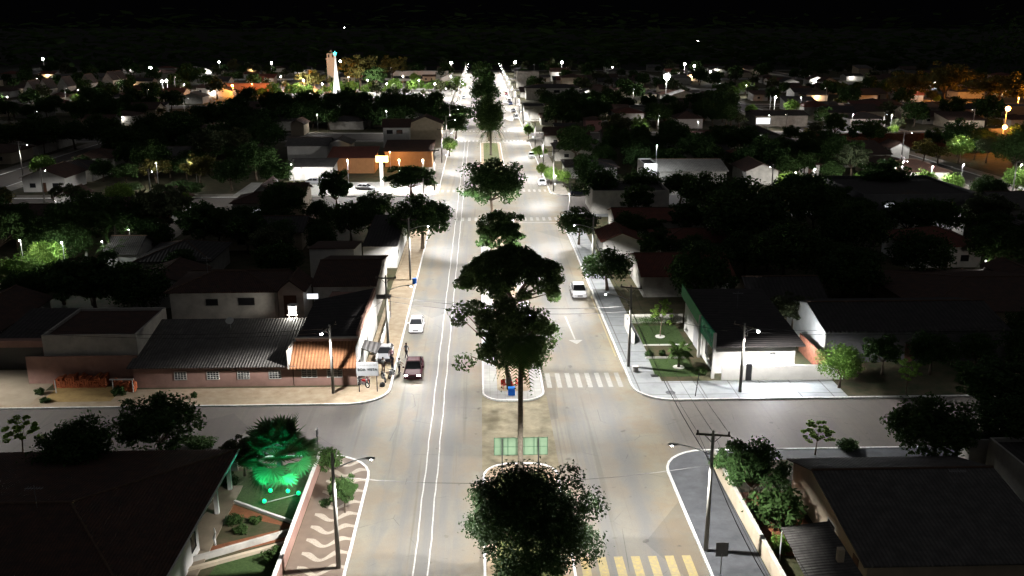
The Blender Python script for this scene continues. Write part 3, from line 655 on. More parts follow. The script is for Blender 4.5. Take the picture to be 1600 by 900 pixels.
def above(px, py, z): return at(px, py, 0) + Vector((0, 0, z))
def added_light(v, w, col=(1, .97, .93), kind='post lamp'):  # point lights given added posts; many only brighten nearby trees, walls and ground
    r = empty('added_post_light', (v.x, v.y, .12)); h = v.z; MB().tube([(0, .25, 0), (0, .25, h), (0, 0, h + .12)], .035, 5).build('post', M_STEEL, r); MB().ball((0, 0, h), .10, 7, 5).build('lamp_globe', M_LEDD, r); point(r, (0, -.25, h - .1), w, col, .12)
    later(r, kind + ' ' + place_name(v.x, v.y), 'lamp', 'yard lamps among the houses', abs(v.x - 3) + v.y * .01, 'outwards'); return r
def place_name(x, y):
    ci = next((i for i, (a, b_) in enumerate(COLS) if a - 6 <= x <= b_ + 6), None); ri = next((i for i, (a, b_) in enumerate(ROWS) if a - 12 <= y <= b_ + 12), None)
    return (ROWN[ri] if ri is not None else 'beyond the last street') + ' ' + (COLN[ci] if ci is not None else 'at the edge of town')
# ================================================================== LEFT BLOCK: corner bar and its neighbours
b = dict(bars=3)
house(-35.6, -19.5, 90.0, 99.4, 2.45, 1.7, 'shed_n', W_PINK, R_FIBRE, 'long dusty pink house with a corrugated roof and four barred windows', oh=.5,
      wins=[('s', -30.9, 1.0, 1.15, .8, b), ('s', -27.6, 1.0, 1.15, .8, b), ('s', -24.5, 1.0, 1.15, .8, b), ('s', -21.3, 1.0, 1.15, .8, b)])
bar = empty('corner_bar', (-16.2, 95, .13)); ox, oy = -16.2, 95
m = MB(); m.box(-3.2, 3.25, -5.0, 8, -.13, 2.35); m.box(-3.2, 3.25, -2.6, -2.35, 2.352, 4.3)
m.hull([(-3.0, -2.3, 2.36), (3.2, -2.3, 2.36), (3.2, 14, 2.36), (-2.0, 14, 2.36)], [(-3.0, -2.3, 3.6), (3.2, -2.3, 3.6), (3.2, 14, 4.6), (-2.0, 14, 4.6)])
m.box(3.0, 3.25, -2.34, 14.3, 4.0, 4.95)
m.build('wall', W_PINK, bar)
rb = MB(); rb.slab([(-3.45, -5.7, 2.2), (3.3, -5.7, 2.2), (3.3, -2.62, 4.0), (-3.45, -2.62, 4.0)], .1); rb.build('tiled_roof', R_ORANGE, bar)
rb = MB(); rb.slab([(-3.3, -2.3, 4.1), (2.98, -2.3, 4.1), (2.98, 14.0, 5.0), (-3.2, 9.3, 5.0)], .1)
rb.build('rear_roof', R_BLACKY, bar)['label'] = 'blackened sheet roof behind the orange tiles'
MB().box(-3.4, 3.2, -2.75, -2.3, 4.31, 4.42).build('ledge', W_PALE, bar)
MB().box(3.26, 3.3, -5.0, 14.2, .0, 4.2).build('side_wall', W_WHITE, bar)['label'] = 'white side wall facing the avenue'
MB().box(-3.6, -3.46, -5.75, -2.6, 2.1, 4.1).build('verge', W_PALE, bar)
for c in (-1.6, 1.0): add_window(bar, 's', c, .95, 1.5, .9, -3.2, 3.25, -5, 8, bars=2)
add_door(bar, 'e', -3.6, 1.2, 2.1, -3.2, 3.31, -5, 8, M_BLACKM, 0)
rb = MB(); rb.slab([(3.31, -1.2, 2.7), (5.0, -2.2, 2.4), (5.2, 1.2, 2.4), (3.31, 1.6, 2.7)], .08); rb.build('awning', R_BLACK, bar)
tag(bar, 'pink corner bar with bright orange tiled front roof', 'bar'); OCC.append((-19.5, -10.8, 89, 109))
# low white wall with ramp beside the avenue, canopy further up
wall_run([(-11.6, 95.5), (-11.75, 113)], 1.0, .16, W_WHITE, 'long low white wall running beside the corner bar alley')
r = empty('canopy', (-12.6, 113, .13)); MB().box(-1.0, 1.1, -.8, .8, 2.7, 2.82).build('canopy_top', M_BLACKM, r)
for x in (-.9, 1.0): MB().tube([(x, 0, 0), (x, 0, 2.7)], .04, 6).build('post', M_BLACKM, r)
tag(r, 'small dark flat canopy over the alley beside the bar', 'canopy')
# BOA VISTA sign
r = empty('bar_sign', (-11.55, 88.15, .13))
for x in (-.95, .85): MB().tube([(x, .06, 0), (x, .06, 3.1)], .045, 8).build('post', M_BLACKM, r)
bd = MB().box(-1.15, 1.05, -.06, .02, 1.75, 3.2).build('board', mat('white_sign_panel', (.75, .77, .8), .5, .05, 2), r)
def text(s, loc, size, m, parent, rot=(R(90), 0, 0), ext=.006, bold=0):
    c = bpy.data.curves.new('lettering', 'FONT'); c.body = s; c.size = size; c.space_word = 1.35; c.space_character = 1.08; c.extrude = ext; c.offset = bold; c.align_x = 'CENTER'; c.align_y = 'CENTER'
    c.materials.append(m); f = bpy.data.objects.new('lettering', c); C.objects.link(f); me = bpy.data.meshes.new_from_object(f.evaluated_get(bpy.context.evaluated_depsgraph_get())); bpy.data.objects.remove(f)
    o = bpy.data.objects.new('lettering', me); C.objects.link(o); o.parent = parent; o.location = loc; o.rotation_euler = rot; return o
M_TXT = mat('grey_sign_lettering', (.08, .10, .11), .6, .05, 2)
t = text('BOA VISTA', (-.05, -.075, 2.42), .37, M_TXT, bd, bold=.008)
mb = MB(); rr2 = random.Random(4); x = -.95
while x < .9: w = rr2.uniform(.05, .1); mb.box(x, x + w, -.07, -.061, 2.86, 2.86 + rr2.uniform(.07, .11)); x += w + rr2.uniform(.03, .08)
mb.build('lettering', mat('faded_grey', (.45, .46, .48), .6, .05, 2), bd)
tag(r, 'white sign reading BOA VISTA on two dark posts at the bar corner', 'sign')
# two storey house behind
dk = dict(frame=W_GREY)
house(-36.4, -24.3, 105.2, 113.5, 6.0, 1.3, 'hip', W_PALE, R_CLAY, 'pale two-storey house with two small dark upper windows', wins=[('s', -31.6, 4.3, 1.4, .8, dk), ('s', -27.6, 4.3, 1.9, .9, dk)])
house(-24.2, -21.2, 106.6, 112, 5.6, 1.2, 'gable_y', W_PALE, R_CLAYY, 'narrow pale annex with a tall dark doorway beside the two-storey house', doors=[('s', -22.8, 1.5, 4.9)], oh=.3)
house(-21.0, -13.4, 112.0, 127.5, 4.6, 1.3, 'gable_x', W_PALE, R_CLAY, 'house with stained pale front wall behind the bar roof', doors=[('s', -18.2, 1.0, 3.8), ('s', -15.0, .8, 3.8)], oh=.3)
house(-24.5, -18.2, 129.5, 138, 4.3, .9, 'shed_s', W_WHITE, R_CLAY, 'small brown-roofed house with a white verge past the bar', oh=.2)
house(-18.0, -12.9, 138.0, 157, 3.5, 1.0, 'shed_n', W_WHITE, R_BLACK, 'white-walled building facing the avenue kerb below the round tree', oh=.15, wins=[('e', 141, 1.2, 1.6, 1.0), ('e', 150, 1.2, 1.6, 1.0)])
house(-45.3, -35.7, 92.0, 101.5, 4.9, .35, 'flat', W_PALE, R_CLAY, 'flat-roofed house with pale upper wall above a pink wall')
wall_run([(-47.0, 91.6), (-35.7, 91.6)], 3.1, .18, W_PINK, 'dusty pink boundary wall behind the brick pile')
r = empty('garage', (-49.6, 96.4, .13)); MB().box(-2.9, 2.7, -.6, .3, 2.5, 3.25).box(-2.9, -2.6, -.6, .3, -.1, 2.5).box(2.4, 2.7, -.6, .3, -.1, 2.5).build('lintel', W_PINK, r)
MB().box(-2.58, 2.38, -.35, -.25, 0, 2.48).build('gate', mat('dark_gate', (.06, .06, .055), .6, .1, 3), r); MB().slab([(-2.9, .3, 3.2), (2.7, .3, 3.2), (2.7, 9, 4.0), (-2.9, 9, 4.0)], .1).build('roof', R_BLACK, r)
tag(r, 'garage with dark grey gate under a pink lintel', 'garage'); OCC.append((-54, -46, 94, 106))
strip('driveway', -53.5, -44.5, 86.0, 95.6, mat('beige_driveway', (.36, .30, .22), .85, .15, .5), .142)
strip('sand_patch', -43.6, -36.8, 86.5, 90.5, M_SANDPILE, .142)
house(-62, -54, 97, 113, 3.2, 1.4, 'gable_y', W_WHITE, R_CLAYY, 'dark-roofed house with a lit white porch wall at the frame edge')
# brick stacks
def brick_stack(x0, x1, y0, y1, h, label, seed):
    g = random.Random(seed); mb = MB(); nx = int((x1 - x0) / .24)
    for i in range(nx):
        x = x0 + i * .24; hh = h * g.uniform(.55, 1)
        for k in range(int(hh / .16) + 1):
            for j in range(int((y1 - y0) / .3)):
                if g.random() < .93: mb.box(x + g.uniform(-.02, .03), x + .21, y0 + j * .3 + g.uniform(-.05, .05), y0 + j * .3 + .26, .13 + k * .16, .13 + k * .16 + .14)
    o = mb.build('brick_pile', mat('new_clay_brick', (.42, .12, .05), .9, .3, 4, .3)); o['kind'] = 'stuff'; return tag(o, label, 'bricks')
brick_stack(-43.9, -38.4, 90.2, 91.4, 1.25, 'long heap of orange bricks against the pink wall', 1)
brick_stack(-37.4, -35.0, 88.9, 90.0, 1.2, 'smaller heap of orange bricks under the white plank', 2)
o = MB().box(-37.6, -35.2, 88.7, 88.85, 1.5, 1.6); o = o.tube([(-37.3, 88.7, .13), (-37.3, 88.7, 1.5)], .05, 6).tube([(-35.4, 88.9, .13), (-35.4, 88.9, 1.5)], .05, 6).build('plank_rail', M_FRAMEW); tag(o, 'white plank laid on posts over the smaller brick heap', 'rail')
tag(MB().tube([(-43.1, 88.9, .1), (-43.1, 88.9, 1.5)], .06, 6).build('post', M_FRAMEW), 'short white post beside the long brick heap', 'post')
plant('shrub', -44.6, 88.6, .55, 'dry low shrub beside the driveway', 'shrub'); plant('shrub', -36.6, 88.2, .75, 'low shrub in front of the smaller brick heap', 'shrub')
plant('shrub', -43.2, 86.6, .6, 'weedy shrub at the kerb by the sand', 'shrub', .6)
plant('shrub', -28.8, 87.2, .38, 'small dark bush on the sandy pavement by the barred windows', 'shrub', 1.3)
# things by the tank yard behind the bar
r = empty('water_tank', (-21.4, 101.2, 3.0)); MB().tube([(0, 0, 1.5), (0, 0, 2.5)], [.55, .62], 14).build('tank', W_WHITE, r)
st = MB()
for a, c in ((-.4, -.4), (.4, -.4), (-.4, .4), (.4, .4)): st.tube([(a, c, -2.9), (a, c, 1.5)], .07, 5)
st.box(-.6, .6, -.6, .6, 1.4, 1.5).build('stand', W_GREY, r); lb = MB().box(-.1, .1, -.75, -.62, 1.5, 1.65).build('added_lamp_box', M_LED, r); point(r, (0, -.95, 1.7), 420, (1, .95, .85)); tag(r, 'white water tank on a stand between the roofs', 'water tank')  # lamp box added to brighten the wall of the two-storey house
o = MB().box(-20.9, -19.6, 107.2, 107.35, 4.4, 5.0).build('lit_panel', M_WINLIT); tag(o, 'small bright lit panel beside the two-storey house', 'light panel')
house(-46, -38, 118, 127, 3.3, 1.3, 'gable_y', W_WHITE, R_CLAYY, 'low white gable house beside the glowing yard garden', oh=.3)
added_light(above(205, 392, 3.3) + Vector((0, 0, .2)), 130); added_light(above(165, 425, 4.6), 120)

# ================================================================== RIGHT CORNER: shop with green fascia and garden
shop = empty('shop', (29, 98.5, .13)); 
MB().box(-4.4, 4.3, -6.4, 8.2, -.13, 3.5).build('wall', W_WHITE, shop)
MB().slab([(-4.6, -7.9, 3.55), (4.8, -7.9, 3.55), (4.9, 8.6, 5.1), (-4.6, 8.6, 5.1)], .12).build('roof', R_BLACKY, shop)
M_GRN = mat('dark_green_panel', (.03, .22, .08), .5, .1, 1); M_GRN2 = mat('bright_green_panel', (.03, .42, .22), .45, .1, 1)
fa = MB().hull([(-4.72, -1.4, 3.3), (-4.62, -1.4, 3.3), (-4.62, 9.2, 4.1), (-4.72, 9.2, 4.1)], [(-4.72, -1.4, 4.9), (-4.62, -1.4, 4.9), (-4.62, 9.2, 5.6), (-4.72, 9.2, 5.6)]).build('fascia', M_GRN, shop)
sg = MB().box(-4.8, -4.64, -7.6, -1.45, 3.0, 4.9).build('sign_panel', M_GRN2, shop)
mk = MB(); g = random.Random(8); y = -2.3
mk.hull([(-4.83, -2.2, 4.35), (-4.81, -2.2, 4.35), (-4.81, -1.9, 4.6), (-4.83, -1.9, 4.6)], [(-4.83, -2.5, 4.55), (-4.81, -2.5, 4.55), (-4.81, -2.2, 4.8), (-4.83, -2.2, 4.8)])
for k in range(8):
    h = g.uniform(.45, .8); mk.box(-4.83, -4.805, y - .34, y - .06, 3.65, 3.65 + h); y -= .58
    mk.box(-4.83, -4.805, y + .2, y + .5, 3.65 + h * .45, 3.65 + h * .6)
mkb = mk.build('sign_lettering', mat('mint_sign_marks', (.35, .75, .6), .5, .05, 1), sg)
MB().box(-4.95, -4.66, -1.42, -1.1, 0, 4.9).build('pier', W_WHITE, shop); MB().box(-4.95, -4.66, -7.95, -7.62, 0, 5.0).build('pier', W_WHITE, shop)
add_door(shop, 'w', 1.5, 3.2, 2.6, -4.4, 4.3, -6.4, 8.2, mat('grey_shutter', (.4, .4, .42), .5, .1, 2), 0); add_window(shop, 'w', -4.2, .9, 3.0, 1.6, -4.4, 4.3, -6.4, 8.2)
MB().box(4.31, 4.5, -4, -3.7, 3.0, 3.2).build('added_wall_lamp', M_LED, shop); point(shop, (5.0, -3.8, 2.8), 1500, (.9, .95, 1)); fl = MB().box(1.1, 1.6, -8.15, -7.95, 2.6, 2.85).build('flood_lamp', M_STEEL, shop)  # wall lamp added to brighten the white side wall next door
MB().box(1.13, 1.57, -8.1, -8.0, 2.56, 2.6).build('lamp_glass', M_LED, fl); spot(shop, (1.35, -7.9, 2.5), 5000, 0, 160, (.92, .95, 1), name='flood_light', rx=-14)
tag(shop, 'white shop with green fascia and wide dark corrugated roof', 'shop'); OCC.append((23, 36, 89, 108))
wall_run([(25.0, 90.2), (37.8, 90.0)], 1.75, .18, W_WHITE, 'pale boundary wall in front of the floodlit shop')
tag(MB().box(27.5, 28.1, 89.9, 90.08, .1, 1.95).build('gate_post', M_BLACKM), 'narrow dark gate post set in the pale boundary wall', 'gate')
o = MB().tube([(36.2, 91.2, .1), (37, 91, .5), (37.5, 91.6, .1)], .3, 6).build('rubbish_bag', M_BLACKM); tag(o, 'black rubbish bag behind the pale boundary wall', 'bag')
wall_run([(36.2, 91), (36.2, 99)], 2.2, .15, W_BRICK, 'bare brick side wall between shop and white gable')
hw = house(37.6, 58, 95, 107.5, 3.6, 1.5, 'gable_x', W_DARK, R_BLACK, 'dark-roofed house with a bright white blank side wall beside the shop', oh=.15, wins=[('s', 43, 1.1, 1.5, 1.1), ('s', 51, 1.1, 1.5, 1.1)], doors=[('s', 47, .9, 2.1)])  # front plaster darkened to stand for shade; the side wall stays white
MB().hull([(-10.35, -6.3, 0), (-10.35, 6.3, 0), (-10.35, 6.3, 3.55), (-10.35, 0, 5.05), (-10.35, -6.3, 3.55)], [(-10.21, -6.3, 0), (-10.21, 6.3, 0), (-10.21, 6.3, 3.55), (-10.21, 0, 5.05), (-10.21, -6.3, 3.55)]).build('side_wall', W_WHITE, hw)['label'] = 'bright white blank side wall'
for x_, y_, r_, l_ in ((42.5, 91.2, 2.3, 'first dark garden tree past the white blank side wall'), (47.5, 90.9, 2.7, 'second dark garden tree past the white blank side wall'), (52.5, 91.3, 2.4, 'third dark garden tree past the white blank side wall'), (57.5, 90.6, 2.9, 'fourth dark garden tree past the white blank side wall'), (62.5, 91.5, 3.2, 'fifth dark garden tree past the white blank side wall')): plant('airy2' if r_ < 2.5 else 'dense2', x_, y_, r_, l_, 'tree', .95)
strip('dirt_verge', 36.6, 108, 85.35, 90.0, M_SOIL, .142)
# garden
def lawn(name, pts, m=M_GRASS): return struct(MB().poly([(x, y, .146) for x, y in pts]).build(name, m))
lawn('lawn', [(18.3, 91.3), (23.1, 91.2), (22.7, 96.6), (18.5, 96.7)]); lawn('lawn', [(18.7, 101.6), (23.9, 101.6), (23.9, 108.5), (18.9, 108.5)])
wall_run([(18.2, 96.9), (22.9, 96.9)], .3, .14, W_WHITE, 'low white garden kerb behind the young palm', name='garden_edging'); wall_run([(18.7, 101.2), (23.9, 101.2)], .28, .14, W_WHITE, 'low white garden kerb in front of the rear lawn', name='garden_edging')
wall_run([(17.6, 101.5), (17.6, 108.5)], 1.5, .15, W_WHITE, 'short white wall edging the rear lawn'); wall_run([(17.7, 109.6), (25, 109.6)], 1.3, .15, W_PALE, 'pale wall behind the clipped hedge')
h_ = MB(); hedge, _cc = leaf_mesh('hedge', 'dense', 3500, .03, M_LEAF, .5, 31); ho = bpy.data.objects.new('hedge', hedge); C.objects.link(ho); ho.location = (21, 108.7, .7); ho.scale = (3.4, .7, 1.2); tag(ho, 'clipped green hedge behind the rear lawn', 'hedge')
palm(21.3, 94.0, 1.9, 1.9, 20, 'young feather palm in the lit front lawn', 4, .12)
tag(MB().tube([(21.3, 94, .1), (21.3, 94, .2)], .62, 14).build('tree_ring', W_WHITE), 'white ring around the young palm', 'planter'); tag(MB().tube([(21.2, 104.3, .1), (21.2, 104.3, .2)], .6, 14).build('tree_ring', W_WHITE), 'white ring on the rear lawn', 'planter')
plant('sparse', 21.2, 104.3, 1.9, 'small thin tree on the rear lawn', 'tree', 1.1)
plant('shrub', 18.7, 97.6, .5, 'clipped ball shrub by the front lawn corner near the pole', 'shrub', 1.2); plant('shrub', 20.2, 97.7, .45, 'clipped ball shrub beside the young palm', 'shrub', 1.3)
plant('shrub', 22.9, 97.5, .42, 'clipped ball shrub at the rear corner of the front lawn', 'shrub'); plant('shrub', 23.3, 91.9, .7, 'clipped ball shrub at the front corner by the shop', 'shrub')
tag(MB().tube([(21.3, 85.9, .1), (22.0, 88.3, .1), (22.4, 90.6, 3.0)][:1] + [(21.3, 85.9, .1), (21.6, 86, 2.9)], .045, 6).build('thin_post', M_BLACKM), 'thin dark sign post on the pale side pavement', 'post')
mb = MB(); mb.box(-.35, .35, -.35, .35, 0, .02); o = mb.build('manhole_cover', M_BLACKM, None, loc=(18.2, 91.6, .135)); o['kind'] = 'structure'
o = MB().tube([(0, 0, 0), (0, 0, .015)], .5, 16).build('manhole_cover', M_DARK_PAVE, None, loc=(19.0, 86.9, .133)); o['kind'] = 'structure'
tag(MB().tube([(16.4, 92.9, .1), (16.4, 92.9, .75)], [.28, .33], 10).build('litter_bin', W_WHITE), 'small white litter bin beside the cable-bundled pole', 'bin')

# ================================================================== FOREGROUND RIGHT
wall_run([(19.4, 71), (19.45, 60), (19.5, 48)], 1.45, .22, W_CREAM, 'long cream wall beside the dark grey pavement', cap=W_PALE)
house(24.6, 37.3, 51.6, 66.2, 2.75, 1.55, 'gable_x', W_CREAM, R_FIBRE, 'large dark-roofed house with a cream gable end behind the bushes', oh=.45, peak=61.3, wins=[('w', 57.8, 1.1, 1.4, 1.0)], doors=[('w', 53.4, .9, 2.0)])
r = empty('porch', (21.8, 53.2, .13)); MB().slab([(-1.6, -3.6, 2.3), (1.9, -3.6, 2.6), (2.0, 3.4, 2.8), (-1.3, 3.3, 2.45)], .06).build('porch_roof', R_FIBREY, r)
for x, y in ((-1.3, 3.0), (-1.4, -3.2), (-.2, .2)): MB().tube([(x, y, 0), (x, y, 2.35)], .05, 6).build('post', M_FRAMEW, r)
MB().box(.9, 1.3, -1.4, -1.0, 2.6, 3.5).build('chimney', W_CREAM, r)
tag(r, 'corrugated porch roof on thin posts beside the cream gable', 'porch')
house(41.5, 52, 58, 68.5, 3.0, .4, 'flat', W_GREY, R_BLACK, 'grey flat-roofed house at the frame edge behind the big roof')
house(40.5, 47, 69.3, 71.0, 2.5, .3, 'flat', W_GREY, R_BLACK, 'narrow grey shelter by the side street kerb', name='shelter')
tree_px('herobush', 1176, 728, 118, 'dark bushy tree leaning over the cream wall', 1.05, cat='tree')
plant('shrub', 21.8, 61.2, 2.3, 'greyish bush under the dark bushy tree', 'shrub', 1.0); plant('shrubl', 21.0, 57.6, .9, 'small lighter shrub near the porch', 'shrub')
strip('flower_bed', 19.7, 24.2, 56.8, 66, M_REDEARTH, .142)
r = empty('road_sign', (15.95, 54.6, .13)); MB().tube([(0, 0, 0), (0, 0, 1.7)], .035, 6).build('post', M_STEEL, r); MB().box(-.42, .42, -.03, .0, 1.45, 2.5).build('sign_plate', mat('grey_sign_back', (.12, .12, .12), .5, .1, 3), r)
tag(r, 'road sign seen from its grey back beside the yellow crossing', 'road sign')
tree_px('sparse', 1277, 676, 62, 'small fresh green tree at the side street kerb by the big roof', .75); tree_px('shrub', 1325, 695, 34, 'dark shrub showing above the big roof', .7, cat='shrub')
tree_px('dense', 1462, 668, 140, 'big dark tree on the right side street kerb', .8); tree_px('dense2', 1585, 660, 120, 'dark tree at the right frame edge by the side street', .9)
tree_px('airy2', 1560, 600, 150, 'broad dim tree across the side street at the frame edge', .7)
tree_px('round', 1315, 567, 74, 'round bright green street tree beside the white gable', .9); tree_px('sparse', 1420, 578, 50, 'thin dim tree on the grass verge past the bright green one', 1.0)
tree_px('sparse', 1515, 585, 44, 'faint small tree among the dark plots', .9)

# ================================================================== FOREGROUND LEFT
hs = empty('house', (-32, 58.5, .13))
MB().box(-16, 9.6, -10, 9.5, -.13, 2.95).build('wall', W_WHITE, hs)
rf = MB(); A = (-17, -12, 2.95); B = (12.3, -12, 2.95); Cc = (12.3, 10.6, 2.95); D = (-17, 10.6, 2.95); P1 = (-8, -1, 4.7); P2 = (4, -1, 4.7)
for f in ((A, B, P2, P1), (B, Cc, P2), (Cc, D, P1, P2), (D, A, P1)): rf.poly(f)
rf.hull([(p[0], p[1], 2.8) for p in (A, B, Cc, D)], [(p[0], p[1], 2.945) for p in (A, B, Cc, D)]); ro = rf.build('roof', R_CLAY, hs); MB().tube([P1, P2], .12, 6).tube([B, P2], .1, 6).tube([Cc, P2], .1, 6).tube([A, P1], .1, 6).tube([D, P1], .1, 6).build('ridge_cap', M_RIDGE, ro)
MB().box(12.3, 12.4, -12, 10.6, 2.86, 2.98).build('gutter', W_WHITE, hs)
MB().box(9.62, 12.6, -12, 9.8, -.1, .12).build('porch_floor', mat('tan_porch_tiles', (.22, .18, .13), .7, .15, 1), hs)
for y in (9.2, 5.4): MB().box(11.6, 11.9, y - .15, y + .15, .12, 2.85).build('column', W_WHITE, hs)
wbx = MB().box(9.7, 11.9, -9, .3, .12, 2.85).build('porch_room', W_WHITE, hs); add_window(hs, 'e', -.9, .9, .9, 1.2, 0, 11.9, 0, 0, frame=M_BLACKM)
tag(hs, 'large low house with very dark roof and white porch columns by the garden', 'house'); OCC.append((-50, -19, 44, 70))
wall_run([(-13.75, 72.0), (-13.75, 48)], 1.3, .22, W_PINK, 'garden wall with pale coping beside the wave mosaic pavement', cap=W_WHITE)
lawn('lawn', [(-22, 71), (-14.0, 71), (-14.0, 62.0), (-19.4, 65.6), (-22, 67)]); lawn('lawn', [(-18.4, 57.2), (-14.0, 59.2), (-14.0, 48), (-20, 48)])
o = MB().poly([(-19.6, 65.5, .15), (-14.0, 61.9, .15), (-14.0, 60.2, .15), (-19.2, 58.0, .15), (-21, 56.0, .15)]).build('garden_path', M_REDEARTH); struct(o)
o = MB().poly([(-19.5, 63.9, .154), (-15.2, 62.2, .154), (-14.9, 61.6, .154), (-19.4, 59.4, .154)]).build('flower_bed', M_SOIL); struct(o)
wall_run([(-19.4, 65.7), (-13.95, 62.2)], .35, .2, W_WHITE, 'low white edging between green lawn and red path', name='garden_edging')
wall_run([(-20.2, 57.3), (-14.0, 60.9)], .6, .2, W_PALE, 'white slatted planter edge beside the red path', name='garden_edging')
wall_run([(-20.2, 56.2), (-14.2, 59.4)], .4, .3, W_CREAM, 'cream step edge along the lower lawn', name='garden_edging')
for k, (x, y, s_, l) in enumerate([(-18.6, 62.6, .7, 'leafy plant in the middle of the dim flower bed'), (-17.1, 62.6, .55, 'leafy plant at the lawn side of the flower bed'), (-17.8, 61.2, .6, 'leafy plant at the path side of the flower bed'), (-14.6, 57.5, .9, 'dark shrub against the garden wall'), (-20.6, 68.8, .9, 'dark shrub by the nearest porch column')]):
    plant('shrub', x, y, s_, l, 'plant', .8)
tag(MB().tube([(-18.9, 58.6, .7), (-19.0, 58.7, 1.2), (-18.85, 58.6, 1.7), (-18.95, 58.7, 2.0)], [.05, .12, .07, .05], 7).build('garden_figure', W_WHITE), 'slender white bird figure on the planter edge', 'ornament')
fp = fan_palm(-16.4, 68.6, 2.3, 46, 'large fan palm glowing green from garden spotlights', pet=2.3, fr=1.6)
plant('airy', -19.7, 70.2, 1.9, 'feathery dark shrub behind the green-lit fan palm', 'shrub', .9); plant('shrub', -13.2, 71.6, 1.35, 'dark rounded shrub at the end of the garden wall', 'shrub', 1.0)
GL = [(-16.9, 67.0), (-15.5, 66.9), (-14.6, 66.5), (-17.0, 65.3)]
for k, ((x, y), nm) in enumerate(zip(GL, ('nearest the fan palm trunk', 'between the trunk and the garden wall', 'closest to the garden wall', 'farthest from the trunk on the lawn'))):
    r = empty('garden_spotlight', (x, y, .14)); MB().tube([(0, 0, 0), (0, 0, .22)], .03, 6).build('stake', M_BLACKM, r)
    hd = MB().ball((0, 0, .3), .17, 10, 7).build('lamp_bulb', M_GREENL, r); spot(r, (0, 0, .56), 1100, 0, 115, (.02, .85, .5), .05, .6, 'green_light', 180 + (0, 0, 0, 14)[k] * -1); point(r, (0, 0, .62), 16, (.02, .85, .5), .06, 'green_light')
    tag(r, 'glowing green garden spotlight ' + nm, 'spotlight', 'green spotlights round the fan palm')
o = MB().tube([(-17.0, 65.5, .2), (-14.8, 66.75, .2)], .035, 6).build('lamp_rail', M_POLE); tag(o, 'thin pale rail joining two green spotlights', 'rail')
plant('airy2', -10.6, 63.9, 1.25, 'small street tree growing from the wave mosaic pavement', 'tree', 1.25)
plant('shrub', -12.3, 65.0, .45, 'tiny shrub between garden wall and street tree', 'shrub')
r = empty('street_name_post', (-14.3, 75.2 - 1.2, .13)); MB().tube([(0, 0, 0), (0, 0, 2.4)], .03, 6).build('post', M_BLACKM, r); MB().box(-.05, .05, -.3, .3, 1.8, 2.4).build('name_plate', M_BLACKM, r); tag(r, 'thin dark street name post beyond the garden wall', 'sign')
tree_px('dense', 245, 662, 132, 'round dark tree on the left side street kerb', .8); tree_px('dense2', 122, 700, 120, 'very dark tree standing above the big low house', 1.0, occ=False)
tree_px('sparse', 30, 672, 70, 'thin bare-looking tree at the left frame edge', .8); tree_px('shrub', 312, 692, 50, 'grey-green shrub behind the dark roof edge', .5, cat='shrub')
tree_px('shrub', 78, 735, 150, 'dark hedge-like bush at the left frame edge', .35, cat='shrub', occ=False)
wall_run([(-60, 71.2), (-20.5, 71.2)], 1.1, .18, W_GREY, 'grey front wall between the dark roof and the side street')

def aerial(x, y, z, label):
    r = empty('tv_aerial', (x, y, z)); mb = MB().tube([(0, 0, -.1), (0, 0, 1.9)], .025, 5); mb.tube([(-.6, 0, 1.7), (.6, 0, 1.7)], .015, 4)
    for k in range(6): mb.tube([(-.5 + k * .2, -.3 + k * .02, 1.7), (-.5 + k * .2, .3 - k * .02, 1.7)], .01, 4)
    mb.build('mast', M_STEEL, r); return tag(r, label, 'aerial')
def dish(x, y, z, label):
    r = empty('satellite_dish', (x, y, z)); MB().tube([(0, 0, -.1), (0, 0, .6)], .03, 5).build('bracket', M_STEEL, r); MB().tube([(0, 0, .6), (0, -.06, .68), (0, -.2, .86)], [.08, .32, .46], 14).build('reflector', M_FRAMEW, r); return tag(r, label, 'satellite dish')
aerial(-30, 57, 4.5, 'thin television aerial on the large dark roof at the near left'); aerial(33.5, 58.5, 3.9, 'television aerial on the big roof by the cream gable'); dish(-27.5, 97.5, 4.1, 'white satellite dish on the long corrugated roof'); aerial(-33, 109.3, 7.3, 'television aerial on the pale two-storey house'); aerial(29, 100, 5, 'television aerial on the shop roof')
# ================================================================== MEDIAN
tree_px('hero', 833, 818, 206, 'big dense dark round tree on the nearest median', .98)
tree_px('heroairy', 797, 520, 168, 'airy open-crowned tree on the median behind the palm', 1.08)
tree_px('heroumb', 799, 437, 172, 'wide flat-topped dark tree on the median', 1.0)
tree_px('airy2', 780, 362, 86, 'loose narrow tree on the median behind the flat-topped one', 1.1)
tree_px('dense', 770, 285, 97, 'round dark tree on the median before the second crossing', .95)
tree_px('dense2', 762, 175, 50, 'dark round tree on the median behind the far palm', 1.3)
tree_px('dense', 757, 143, 46, 'dark tree filling the median past the third crossing', 1.0); tree_px('far', 756, 122, 38, 'dark tree on the median near the plaza', 1.0)
tree_px('far', 752, 108, 34, 'farthest dark tree closing the avenue median', 1.0); tree_px('dense', 764, 188, 40, 'dark bushy tree just beyond the far median palm', 1.3)
palm(3.05, 69.8, 11.6, 2.6, 34, 'tall slim palm rising in front of the white median island', 5, .22, skirt=9, droop=3.4, rise=.9, wl=.7)
q = at(770, 243, 0); palm(2.9, q.y, 8.0, 5.2, 30, 'feathery palm on the median at the third crossing', 6, .3, droop=3.0, wl=1.3)
r = empty('billboard', (3.1, 69.9, .13)); pan = MB().box(-2.2, 2.2, .0, .07, 1.7, 3.2)
bb = pan.build('panel', mat('pale_green_billboard', (.07, .12, .075), .5, .12, .4, col2=(.14, .20, .13)), r)
fr = MB()
for x in (-2.22, -1.1, 1.05, 2.16): fr.box(x, x + .05, -.03, .1, 1.66, 3.24)
